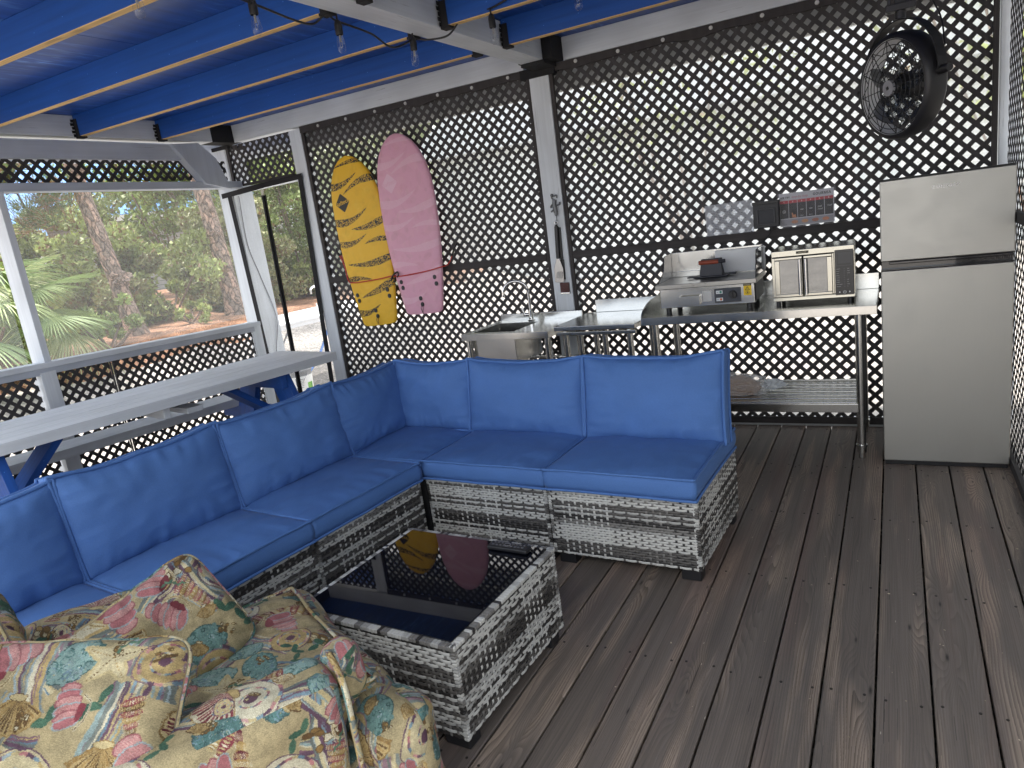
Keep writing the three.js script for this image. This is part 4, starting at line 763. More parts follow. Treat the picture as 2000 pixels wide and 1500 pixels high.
{
  const f = thing('faucet', 'tall chrome gooseneck faucet on the steel sink', 'faucet', [-2.255, 0.792, 0.16], 0.0);
  part('base', merge([rod([0, 0, 0], [0, 0.012, 0], 0.026, 20), rod([0, 0.01, 0], [0, 0.075, 0], 0.018, 20, 0.016)]), mChrome, f);
  part('spout', tube([[0, 0.07, 0], [0, 0.19, 0], [-0.004, 0.235, 0.004], [-0.03, 0.272, 0.015], [-0.08, 0.29, 0.035], [-0.13, 0.275, 0.055], [-0.158, 0.235, 0.065], [-0.162, 0.205, 0.067]], 0.0105, 60, 12), mChrome, f);
  part('nozzle', rod([-0.162, 0.206, 0.067], [-0.163, 0.19, 0.067], 0.0125, 14), mChrome, f);
  part('handle', merge([rod([0, 0.045, 0], [-0.04, 0.05, 0.012], 0.012, 14), rod([-0.04, 0.04, 0.012], [-0.058, 0.10, 0.014], 0.006, 10, 0.008)]), mChrome, f);
}
{ // small table between sink and work table
  const t = thing('steel_side_table', 'small stainless table with tall backsplash between sink and griddle', 'table', [-1.60, 0, 0.36], -0.06);
  const W = 0.54, D = 0.52, Y = 0.815;
  part('tabletop', merge([bx(W, 0.03, D, 0, Y - 0.015, 0, 0.004)]), mSteel, t);
  part('under_shelf_rail', merge([bx(W - 0.01, 0.022, 0.02, 0.0, Y - 0.052, D / 2 - 0.03, 0.003)]), mSteel, t);
  part('backsplash', merge([bx(W - 0.09, 0.085, 0.012, 0.02, Y + 0.042, -D / 2 + 0.006, 0.003)]), mSteel, t);
  legs(t, [[-0.215, 0.21], [0.215, 0.21], [-0.17, 0.1], [0.02, 0.14], [-0.2, -0.2], [0.2, -0.2]], Y - 0.02);
}
const WT = [-0.695, 0.02];
{ // long work table
  const t = thing('work_table', 'long stainless work table carrying the griddle and the oven', 'table', [-0.695, 0, 0.325], 0);
  const W = 1.225, D = 0.61, Y = 0.842;
  part('tabletop', merge([bx(W, 0.004, D, 0, Y - 0.002, 0, 0.001), bx(W, 0.045, 0.006, 0, Y - 0.0225, D / 2 - 0.003, 0.002), bx(0.006, 0.045, D - 0.012, W / 2 - 0.003, Y - 0.0225, 0, 0.002), bx(0.006, 0.045, D - 0.012, -W / 2 + 0.003, Y - 0.0225, 0, 0.002), bx(W, 0.03, D - 0.1, 0, Y - 0.02, 0, 0.002)]), mSteel, t);
  part('backsplash', bx(W, 0.09, 0.012, 0, Y + 0.045, -D / 2 + 0.006, 0.002), mSteel, t);
  { const s = new THREE.Shape(); s.moveTo(-D / 2 + 0.013, 0); s.lineTo(-D / 2 + 0.013, 0.088); s.lineTo(D / 2 - 0.2, 0.075); s.quadraticCurveTo(D / 2 - 0.02, 0.05, D / 2 - 0.004, 0); s.lineTo(-D / 2 + 0.013, 0);
    const g = new THREE.ExtrudeGeometry(s, { depth: 0.006, bevelEnabled: false, curveSegments: 10 }); g.rotateY(-Math.PI / 2); g.translate(-W / 2 + 0.006, Y + 0.0005, 0); part('side_splash', boxUV(g), mSteel, t); }
  legs(t, [[0.527, 0.225], [-0.555, 0.225], [0.527, -0.225], [-0.555, -0.225]], Y - 0.04, 0.021);
  // slatted under-shelf
  for (let i = 0; i < 6; i++) part('shelf_bar', bx(1.05, 0.022, 0.045, -0.014, 0.30, -0.20 + i * 0.078, 0.008), mSteelTube, t);
  part('shelf_edge', merge([bx(1.06, 0.05, 0.012, -0.014, 0.285, 0.24, 0.004), bx(1.06, 0.05, 0.012, -0.014, 0.295, -0.245, 0.004)]), mSteel, t);
}
const labelMat = (w, h, draw, o = {}) => S({ map: canvasTex(w, h, draw), roughness: 0.5, ...o });
function decal(parent, name, w, h, mat, x, y, z, ry = 0, d = 0.0015) { // thin printed plate, print on its +z face
  const g = new THREE.BoxGeometry(w, h, d); const m = part(name, g, mat, parent); m.position.set(x, y, z); m.rotation.y = ry; return m;
}
{ // griddle
  const t = thing('griddle', 'stainless electric countertop griddle with splash guard beside the oven', 'griddle', [-0.955, 0.843, 0.33], 0.02);
  part('body', merge([bx(0.53, 0.112, 0.34, 0, 0.085, 0.0, 0.004)]), mSteel, t);
  part('hot_plate', bx(0.565, 0.028, 0.385, 0, 0.156, 0.012, 0.004), S({ color: rgb(0.36, 0.35, 0.33), metalness: 1, roughness: 0.35, roughnessMap: brushTex }), t);
  part('back_guard', bx(0.545, 0.15, 0.008, 0, 0.245, -0.185, 0.002), mSteel, t);
  part('back_guard_foot', bx(0.545, 0.035, 0.02, 0, 0.187, -0.172, 0.003), mSteel, t);
  for (const s of [-1, 1]) { const sh = new THREE.Shape(); sh.moveTo(-0.188, 0); sh.lineTo(-0.188, 0.15); sh.lineTo(s > 0 ? 0.10 : -0.02, 0.145); sh.lineTo(s > 0 ? 0.14 : 0.02, 0.06); sh.lineTo(0.16, 0); const g = new THREE.ExtrudeGeometry(sh, { depth: 0.005, bevelEnabled: false }); g.rotateY(-Math.PI / 2); g.translate(s * 0.2745 + 0.0025, 0.171, 0); part('side_guard', boxUV(g), s > 0 ? mBlackGloss : S({ color: rgb(0.09, 0.09, 0.1), metalness: 0.9, roughness: 0.25 }), t); }
  part('side_panel', bx(0.004, 0.10, 0.30, 0.268, 0.085, 0, 0.001), mBlack, t);
  const ft = rod([0, 0, 0], [0, 0.03, 0], 0.016, 14); for (const a of [-0.23, 0.23]) for (const b of [-0.13, 0.13]) { const f = part('foot', ft, mBlack, t); f.position.set(a, 0, b); }
  const tr = part('grease_tray', merge([bx(0.115, 0.05, 0.004, -0.09, 0.07, 0.205, 0.001), bx(0.004, 0.05, 0.036, -0.1475, 0.07, 0.187, 0.001), bx(0.004, 0.05, 0.036, -0.0325, 0.07, 0.187, 0.001), bx(0.115, 0.004, 0.036, -0.09, 0.045, 0.187, 0.001)]), mSteel, t);
  const cp = part('control_panel', bx(0.145, 0.082, 0.004, 0.12, 0.083, 0.172, 0.002), S({ color: rgb(0.03, 0.035, 0.05), roughness: 0.4 }), t);
  part('dial', merge([rod([0.148, 0.085, 0.172], [0.148, 0.085, 0.192], 0.024, 24, 0.021), bx(0.006, 0.04, 0.008, 0.148, 0.085, 0.196, 0.001)]), mBlack, cp);
  for (const [y, col] of [[0.103, '#2f7a6a'], [0.062, '#c2603a']]) {
    const pm = labelMat(96, 48, (c, W, H) => { c.fillStyle = '#d8dde0'; c.beginPath(); c.fillRect(0, 0, W, H); c.fillStyle = col; c.beginPath(); c.arc(68, 24, 18, 0, 7); c.fill(); c.fillStyle = '#56606a'; c.fillRect(8, 18, 34, 5); c.fillRect(8, 27, 26, 4); });
    decal(cp, 'indicator_light', 0.036, 0.018, pm, 0.075, y, 0.1745);
  }
  decal(t, 'warning_sticker', 0.042, 0.064, labelMat(128, 192, (c, W, H) => { c.fillStyle = '#e3bd12'; c.fillRect(0, 0, W, H); c.fillStyle = '#15130e'; c.fillRect(0, 0, W, 34); c.fillStyle = '#e8e0c0'; c.font = 'bold 20px sans-serif'; c.fillText('WARNING', 14, 25); c.strokeStyle = '#15130e'; c.lineWidth = 8; c.lineJoin = 'round'; c.beginPath(); c.moveTo(64, 50); c.lineTo(98, 104); c.lineTo(30, 104); c.closePath(); c.stroke(); c.fillStyle = '#15130e'; c.fillRect(61, 68, 6, 18); c.fillRect(61, 91, 6, 6); c.lineWidth = 5; c.beginPath(); c.arc(64, 148, 28, 0, 7); c.stroke(); c.beginPath(); c.moveTo(64, 126); c.lineTo(78, 150); c.lineTo(66, 166); c.lineTo(52, 150); c.closePath(); c.fill(); }), 0.228, 0.107, 0.1708);
  part('rating_plate', bx(0.05, 0.06, 0.001, 0.005, 0.085, 0.1705, 0.0004), S({ color: rgb(0.42, 0.42, 0.42), metalness: 0.7, roughness: 0.5 }), t);
}
{ // press standing on the griddle
  const t = thing('grill_press', 'black grill press with rust-red handle standing on the griddle', 'grill press', [-0.955, 1.014, 0.30], 0.0);
  const navy = S({ color: rgb(0.022, 0.024, 0.035), roughness: 0.5 });
  part('plate', bx(0.20, 0.010, 0.11, 0, 0.006, 0, 0.004), navy, t);
  part('plate_lug', merge([bx(0.05, 0.008, 0.05, 0.11, 0.009, -0.03, 0.003), bx(0.05, 0.008, 0.05, -0.11, 0.009, 0.03, 0.003)]), navy, t);
  { const g = new THREE.BoxGeometry(0.125, 0.075, 0.07), p = g.attributes.position; for (let i = 0; i < p.count; i++) { const k = p.getY(i) > 0 ? 0.9 : 1.06; p.setX(i, p.getX(i) * k); p.setZ(i, p.getZ(i) * (p.getY(i) > 0 ? 0.6 : 1)); } g.computeVertexNormals(); g.translate(0, 0.048, 0); part('body', g, navy, t); }
  part('handle', rod([-0.068, 0.088, 0.018], [0.045, 0.088, 0.018], 0.0125, 16), S({ color: rgb(0.26, 0.05, 0.022), roughness: 0.5 }), t);
  part('handle_cap', merge([rod([0.045, 0.088, 0.018], [0.082, 0.088, 0.005], 0.011, 14), bx(0.12, 0.014, 0.03, 0.0, 0.099, -0.012, 0.004)]), navy, t);
}
solo('cutting_board', bx(0.29, 0.135, 0.008, -0.815, 1.085, 0.168, 0.004), S({ color: rgb(0.72, 0.74, 0.76), roughness: 0.5 }), 'white cutting board leaning on the griddle back guard', 'cutting board').rotation.x = 0.0;
{ // oven
  const t = thing('toaster_oven', 'steel countertop oven with two glass doors on the work table', 'oven', [-0.395, 0.843, 0.30], 0.03);
  const mo = S({ color: rgb(0.46, 0.45, 0.40), metalness: 1, roughness: 0.26, roughnessMap: brushTex });
  const H = 0.275, y0 = 0.022;
  part('body', merge([bx(0.41, 0.006, 0.31, 0, y0 + H - 0.003, 0, 0.002), bx(0.41, 0.006, 0.31, 0, y0 + 0.003, 0, 0.002), bx(0.006, H - 0.012, 0.31, -0.202, y0 + H / 2, 0, 0.002), bx(0.006, H - 0.012, 0.31, 0.202, y0 + H / 2, 0, 0.002), bx(0.40, H - 0.012, 0.006, 0, y0 + H / 2, -0.15, 0.002), bx(0.1, H - 0.02, 0.29, 0.145, y0 + H / 2, -0.005, 0.002)]), mo, t);
  part('front_frame', merge([bx(0.41, 0.034, 0.014, 0, y0 + H - 0.017, 0.157, 0.004), bx(0.41, 0.022, 0.014, 0, y0 + 0.011, 0.157, 0.004), bx(0.018, H - 0.06, 0.014, -0.196, y0 + H / 2 - 0.006, 0.157, 0.003), bx(0.009, H - 0.06, 0.014, 0.101, y0 + H / 2 - 0.006, 0.157, 0.002)]), mo, t);
  part('inner_lining', merge([bx(0.28, 0.004, 0.27, -0.06, y0 + 0.012, 0, 0.001), bx(0.28, 0.20, 0.004, -0.06, y0 + 0.12, -0.13, 0.001), bx(0.004, 0.2, 0.26, -0.194, y0 + 0.12, 0, 0.001)]), S({ color: rgb(0.10, 0.10, 0.10), metalness: 0.6, roughness: 0.4 }), t);
  for (const y of [0.09, 0.15]) { const l = []; for (let i = 0; i < 9; i++) l.push(rod([-0.18 + i * 0.032, y, -0.12], [-0.18 + i * 0.032, y, 0.12], 0.0016, 6)); l.push(rod([-0.19, y, 0.12], [0.08, y, 0.12], 0.002, 6)); part('rack', merge(l), mChrome, t); }
  for (const [x, s] of [[-0.119, 1], [0.027, -1]]) {
    const w = 0.140, h = 0.213, d = part('door', merge([bx(w, 0.016, 0.012, x, y0 + 0.031, 0.166, 0.003), bx(w, 0.014, 0.012, x, y0 + 0.232, 0.166, 0.003), bx(0.026, h - 0.028, 0.012, x - s * (w / 2 - 0.013), y0 + 0.131, 0.166, 0.003), bx(0.014, h - 0.028, 0.012, x + s * (w / 2 - 0.007), y0 + 0.131, 0.166, 0.003)]), mo, t);
    part('glass', bx(w - 0.036, h - 0.026, 0.004, x - s * 0.0 + s * 0.006, y0 + 0.131, 0.166, 0.001), P({ color: rgb(0.22, 0.24, 0.24), roughness: 0.02, transmission: 0.6, thickness: 0, specularIntensity: 1, ior: 2.3 }), d);
    part('handle', merge([rod([x + s * 0.058, y0 + 0.035, 0.197], [x + s * 0.058, y0 + 0.225, 0.197], 0.0085, 14), rod([x + s * 0.058, y0 + 0.05, 0.17], [x + s * 0.058, y0 + 0.05, 0.197], 0.005, 10), rod([x + s * 0.058, y0 + 0.21, 0.17], [x + s * 0.058, y0 + 0.21, 0.197], 0.005, 10)]), mChrome, d);
  }
  decal(t, 'control_panel', 0.088, 0.238, labelMat(256, 700, (c, W, H) => {
    c.fillStyle = '#24262a'; c.fillRect(0, 0, W, H); c.fillStyle = '#33363c'; c.fillRect(40, 40, 180, 170); c.strokeStyle = '#4a4d52'; c.lineWidth = 4; c.strokeRect(24, 24, W - 48, 220);
    c.fillStyle = '#b9bdc0'; c.font = '15px sans-serif'; ['AIR FRY', 'ROAST', 'BAKE', 'BROIL', 'TOAST', 'PIZZA', 'PROOF', 'KEEP WARM', 'DEFROST'].forEach((s, i) => { c.fillText(s, 18, 300 + i * 34); c.beginPath(); c.arc(128, 295 + i * 34, 6, 0, 7); c.stroke(); c.fillText(['TIME', 'TEMP', 'LIGHT', '+', '-', 'FAN', 'SET', 'RACK', '°F'][i], 165, 300 + i * 34); });
    c.strokeStyle = '#d5d8da'; c.lineWidth = 6; c.beginPath(); c.arc(128, 655, 20, -1.1, 4.2); c.stroke(); c.beginPath(); c.moveTo(128, 630); c.lineTo(128, 655); c.stroke(); c.fillStyle = '#d5d8da'; c.fillRect(48, 645, 18, 18); c.beginPath(); c.moveTo(190, 640); c.lineTo(212, 654); c.lineTo(190, 668); c.fill();
  }, { roughness: 0.25 }), 0.154, y0 + 0.134, 0.1655);
  decal(t, 'name_badge', 0.062, 0.014, labelMat(256, 56, (c, W, H) => { c.fillStyle = '#1c1a16'; c.fillRect(0, 0, W, H); c.strokeStyle = '#b3a988'; c.lineWidth = 5; c.strokeRect(4, 4, W - 8, H - 8); c.fillStyle = '#c9bf9f'; c.font = 'bold 36px sans-serif'; c.textAlign = 'center'; c.fillText('GOURMIA', W / 2, 41); }), -0.047, y0 + H - 0.016, 0.1655);
  const ft = rod([0, 0, 0], [0, 0.024, 0], 0.012, 12); for (const a of [-0.18, 0.18]) for (const b of [-0.13, 0.14]) { const f = part('foot', ft, mBlack, t); f.position.set(a, -0.001, b); }
}
{ // fridge
  const t = thing('fridge', 'tall silver two-door fridge in the right corner', 'fridge', [0.208, 0, 0.645], 0);
  part('cabinet', bx(0.536, 1.40, 0.50, 0, 0.72, -0.31, 0.006), S({ color: rgb(0.10, 0.10, 0.105), roughness: 0.5, metalness: 0.3 }), t);
  part('top_cover', bx(0.54, 0.02, 0.53, 0, 1.43, -0.285, 0.005), mBlack, t);
  const dn = part('door', bx(0.542, 0.985, 0.052, 0, 0.518, -0.026, 0.006), mFridge, t); part('door_seal', bx(0.53, 0.97, 0.008, 0, 0.518, -0.056, 0.002), mBlack, dn);
  const up = part('door', bx(0.542, 0.385, 0.052, 0, 1.247, -0.026, 0.006), mFridge, t); part('door_seal', bx(0.53, 0.37, 0.008, 0, 1.247, -0.056, 0.002), mBlack, up);
  part('door_cap', bx(0.545, 0.006, 0.054, 0, 1.4425, -0.026, 0.002), mBlack, up);
  part('handle_recess', merge([bx(0.538, 0.042, 0.03, 0, 1.033, -0.045, 0.003)]), mBlackGloss, t);
  part('handle_lip', merge([bx(0.50, 0.014, 0.012, 0.016, 1.046, -0.008, 0.004), bx(0.54, 0.006, 0.05, 0, 1.0145, -0.026, 0.002)]), mBlackGloss, t);
  part('kick_plate', bx(0.53, 0.022, 0.45, 0, 0.0125, -0.24, 0.002), mBlack, t);
  const logo = await (async () => { const { FontLoader } = await import('three/addons/loaders/FontLoader.js'); const { TextGeometry } = await import('three/addons/geometries/TextGeometry.js'); const f = await new FontLoader().loadAsync('fonts/droid/droid_sans_bold.typeface.json'); const g = new TextGeometry('EUHOMY', { font: f, size: 0.0165, depth: 0.0016, curveSegments: 4 }); g.scale(1.12, 1, 1); g.translate(-0.054, 1.375, 0.0001); return g; })();
  part('logo', logo, S({ color: rgb(0.3, 0.3, 0.3), metalness: 1, roughness: 0.2 }), up);
  for (const x of [-0.24, 0.24]) part('foot', rod([x, 0, -0.05], [x, 0.006, -0.05], 0.015, 12), S({ color: rgb(0.7, 0.7, 0.7) }), t);
}
{ // bag on the under-shelf
  const t = thing('paper_bag', 'brown goods in crumpled clear plastic on the under-shelf', 'bag', [-0.80, 0.313, 0.34], 0.15);
  const mkb = (w, h, d, f, seed) => { const g = new THREE.IcosahedronGeometry(1, 12), p = g.attributes.position; for (let i = 0; i < p.count; i++) { const v = V(p.getX(i), p.getY(i), p.getZ(i)); const k = 1 + f * (Math.abs(vn3(v.x * 3.2 + seed, v.y * 3.2, v.z * 3.2 + 9) - 0.5) * 2 - 0.35) + f * 0.5 * (vn3(v.x * 8 + seed, v.y * 8, v.z * 8) - 0.5); const sx = Math.sign(v.x) * Math.pow(Math.abs(v.x), 0.65), sy = v.y, sz = Math.sign(v.z) * Math.pow(Math.abs(v.z), 0.7); p.setXYZ(i, sx * w * k, Math.max(-0.5 * h, sy * h * k * (1 - 0.45 * Math.max(0, sx))) + 0.5 * h, sz * d * k); } g.computeVertexNormals(); return g; };
  part('contents', mkb(0.105, 0.062, 0.085, 0.25, 2), S({ color: rgb(0.34, 0.215, 0.13), roughness: 0.85 }), t).position.set(-0.02, 0.002, 0);
  part('wrap', mkb(0.135, 0.075, 0.098, 0.38, 5), P({ color: rgb(0.86, 0.87, 0.88), roughness: 0.16, transparent: true, opacity: 0.28, side: THREE.DoubleSide }), t);
  part('twist', mkb(0.055, 0.03, 0.05, 0.6, 8), P({ color: rgb(0.8, 0.84, 0.88), roughness: 0.2, transparent: true, opacity: 0.6, side: THREE.DoubleSide }), t).position.set(0.165, 0.03, 0.02);
}

// ---------------------------------------------------------------- signs on the rail
{
  const z = -0.016;
  const a = thing('instruction_sheet', 'plain grey laminated sheet of printed lines left of the black box', 'sign', [-0.897, 1.327, z + 0.006], 0);
  a.rotation.z = 0.02;
  part('sheet', new THREE.BoxGeometry(0.285, 0.192, 0.0015), P({ map: canvasTex(512, 350, (c, W, H) => { c.fillStyle = '#ccd0d8'; c.fillRect(0, 0, W, H); c.fillStyle = '#6d7078'; for (let i = 0; i < 13; i++) { let x = 60; const y = 70 + i * 19; while (x < 430 - (i % 3) * 40) { const w = 8 + hash(i, x, 2) * 38; c.fillRect(x, y, w, 3.4); x += w + 8; } } c.font = 'bold 22px sans-serif'; c.fillText('GRIDDLE', 205, 52); }), roughness: 0.28, transparent: true, opacity: 0.62, transmission: 0.5, thickness: 0 }), a);
  const b = thing('instruction_card', 'black and red step-by-step air fry card on the lattice rail', 'sign', [-0.455, 1.337, z + 0.006], 0);
  part('card', new THREE.BoxGeometry(0.298, 0.192, 0.0015), S({ roughness: 0.75, map: canvasTex(900, 580, (c, W, H) => {
    c.fillStyle = '#b9b9c0'; c.fillRect(0, 0, W, H); c.fillStyle = '#1a1a1c'; c.font = 'bold 44px sans-serif'; c.fillText('AIR FRY', 22, 92); c.fillStyle = '#a83038'; c.font = 'italic 46px serif'; c.fillText('Step-by-Step', 208, 92); c.fillStyle = '#111'; c.font = 'bold 62px sans-serif'; c.fillText('GOURMIA', 560, 88);
    for (let i = 0; i < 6; i++) { const x = 14 + i * 147; c.fillStyle = '#b0303a'; c.fillRect(x, 128, 138, 50); c.fillStyle = '#e6d5d5'; c.font = 'bold 36px sans-serif'; c.fillText(String(i + 1), x + 58, 166); c.fillStyle = '#141416'; c.fillRect(x, 178, 138, 262); c.fillStyle = '#d8d8dc'; c.strokeStyle = '#d8d8dc'; c.lineWidth = 6;
      if (i === 0) { c.beginPath(); c.arc(x + 66, 320, 24, 0, 7); c.stroke(); c.beginPath(); c.arc(x + 66, 320, 9, 0, 7); c.fill(); } else if (i === 1) { c.fillStyle = '#b47852'; c.beginPath(); c.moveTo(x + 50, 430); c.lineTo(x + 44, 350); c.lineTo(x + 58, 345); c.lineTo(x + 72, 385); c.lineTo(x + 110, 380); c.lineTo(x + 120, 440); c.fill(); } else if (i < 4) { c.fillRect(x + 44, 300, 50, 9); c.font = '24px sans-serif'; c.fillText(i === 3 ? '400°F' : 'TEMP', x + 30, 420); } else { c.font = 'italic 34px serif'; c.fillText(i === 4 ? 'Add' : '"End"', x + 30, 300); if (i === 4) c.fillText('Food', x + 30, 345); } }
    c.fillStyle = '#8d8d94'; c.fillRect(14, 456, 872, 110); for (let i = 0; i < 4; i++) { c.fillStyle = ['#b37a58', '#c08b62', '#9c5f48', '#b5714f'][i]; c.beginPath(); c.ellipse(250 + i * 170, 510, 56, 30, 0, 0, 7); c.fill(); }
  }) }), b);
  part('sleeve', new THREE.BoxGeometry(0.318, 0.212, 0.001).translate(0.0, 0, 0.0016), P({ color: rgb(0.9, 0.9, 0.95), transparent: true, opacity: 0.05, roughness: 0.15 }), b);
  const k = thing('wall_box', 'black square flood light box between the two sheets', 'light box', [-0.675, 1.326, 0.012], 0);
  part('housing', bx(0.148, 0.155, 0.045, 0, 0, 0, 0.006), S({ color: rgb(0.018, 0.019, 0.024), roughness: 0.5 }), k);
  part('lens_frame', merge([bx(0.10, 0.008, 0.012, 0.0, 0.032, 0.026, 0.002), bx(0.10, 0.008, 0.012, 0.0, -0.055, 0.026, 0.002), bx(0.008, 0.08, 0.012, 0.048, -0.0115, 0.026, 0.002), bx(0.008, 0.08, 0.012, -0.048, -0.0115, 0.026, 0.002)]), S({ color: rgb(0.03, 0.032, 0.04), roughness: 0.4 }), k);
  part('lens', bx(0.087, 0.078, 0.004, 0, -0.0115, 0.0235, 0.001), S({ color: rgb(0.02, 0.022, 0.03), roughness: 0.55 }), k);
  part('bracket', bx(0.152, 0.018, 0.05, 0, 0.07, 0.004, 0.003), mBlack, k);
  const c = solo('power_cable', tube([[-0.655, 1.25, 0.02], [-0.66, 1.21, 0.03], [-0.72, 1.16, 0.012], [-0.86, 1.125, 0.0], [-0.935, 1.12, 0.0], [-0.955, 1.10, 0.01], [-0.957, 1.02, 0.02]], 0.005, 60, 7), mBlack, 'black power cable dropping behind the griddle', 'cable');
}

// ---------------------------------------------------------------- gecko hook, spatula
{
  const g = thing('wall_hook', 'grey metal lizard-shaped hook screwed to the middle post', 'hook', [-2.043, 1.56, 0.006], 0);
  const iron = S({ color: rgb(0.17, 0.18, 0.19), metalness: 0.8, roughness: 0.5 });
  part('figure', merge([
    tube([[0.004, 0.03, 0.008], [0.0, 0.0, 0.011], [0.004, -0.03, 0.010], [0.004, -0.055, 0.007]], 0.0145, 20, 10), tube([[0.004, 0.028, 0.008], [-0.016, 0.045, 0.008], [-0.012, 0.062, 0.008], [0.004, 0.056, 0.008], [0.020, 0.06, 0.008], [0.022, 0.04, 0.008]], 0.005, 30, 8),
    tube([[0.0, -0.005, 0.009], [-0.02, -0.002, 0.008], [-0.03, -0.012, 0.007], [-0.026, -0.02, 0.006]], 0.006, 20, 8), tube([[0.01, -0.01, 0.009], [0.028, -0.004, 0.008], [0.038, 0.0, 0.007], [0.038, 0.012, 0.006]], 0.006, 20, 8),
    tube([[0.0, -0.035, 0.009], [-0.018, -0.038, 0.008], [-0.03, -0.046, 0.007]], 0.006, 16, 8), new THREE.SphereGeometry(0.011, 14, 10).translate(-0.012, 0.062, 0.009), new THREE.SphereGeometry(0.013, 14, 10).scale(1, 1.3, 0.8).translate(0.005, -0.062, 0.008)]), iron, g);
  part('peg', tube([[0.006, -0.07, 0.008], [0.004, -0.105, 0.010], [0.002, -0.125, 0.018], [0.002, -0.12, 0.028]], 0.0032, 20, 8), iron, g);
  const s = thing('spatula', 'steel grill spatula with black handle hanging on the post hook', 'spatula', [-2.046, 1.43, 0.02], 0); s.rotation.z = -0.06;
  part('hanging_ring', new THREE.TorusGeometry(0.011, 0.0028, 8, 20).translate(0, 0.008, 0), mChrome, s);
  part('handle', merge([bx(0.027, 0.225, 0.020, 0, -0.125, 0, 0.007), rod([0, -0.005, 0], [0, -0.016, 0], 0.010, 12)]), mBlack, s);
  const sh = new THREE.Shape(); sh.moveTo(-0.010, 0); sh.lineTo(0.010, 0); sh.lineTo(0.033, -0.07); sh.lineTo(0.034, -0.155); sh.quadraticCurveTo(0.033, -0.165, 0.026, -0.166); sh.lineTo(-0.026, -0.166); sh.quadraticCurveTo(-0.034, -0.164, -0.034, -0.155); sh.lineTo(-0.033, -0.07); sh.lineTo(-0.010, 0);
  for (let i = 0; i < 5; i++) { const h = new THREE.Path(), x = -0.020 + i * 0.0095, y = -0.138 + (i % 2) * 0.004; h.moveTo(x, y); h.lineTo(x + 0.0045, y); h.lineTo(x + 0.0105, y + 0.045); h.lineTo(x + 0.006, y + 0.045); sh.holes.push(h); }
  const bg = new THREE.ExtrudeGeometry(sh, { depth: 0.0025, bevelEnabled: true, bevelSize: 0.0006, bevelThickness: 0.0006, bevelSegments: 1 }); bg.rotateX(0.04); bg.translate(0, -0.235, 0.002); part('blade', bg, S({ color: rgb(0.34, 0.34, 0.34), metalness: 1, roughness: 0.3 }), s);
  const t2 = thing('grill_brush', 'grill scraper with rust-red edge behind the steel spatula', 'scraper', [-2.032, 1.415, 0.007], 0); t2.rotation.z = -0.03;
  part('handle', bx(0.022, 0.22, 0.012, 0, -0.12, 0, 0.005), mBlack, t2);
  part('neck', bx(0.03, 0.14, 0.004, 0.002, -0.30, 0, 0.002), mBlack, t2);
  part('scrubber', bx(0.068, 0.07, 0.012, 0.006, -0.425, 0.004, 0.004), S({ roughness: 0.8, map: dataTex(128, 128, (x, y) => { const d = Math.hypot((x % 12) - 6, (y % 12) - 6) < 2.4 ? 0.35 : 0; return [0.30 + d * 0.6, 0.14 + d, 0.13 + d]; }, true, [14, 14]) }), t2);
  part('rim', bx(0.074, 0.012, 0.014, 0.007, -0.464, 0.004, 0.003), mSteelTube, t2);
}

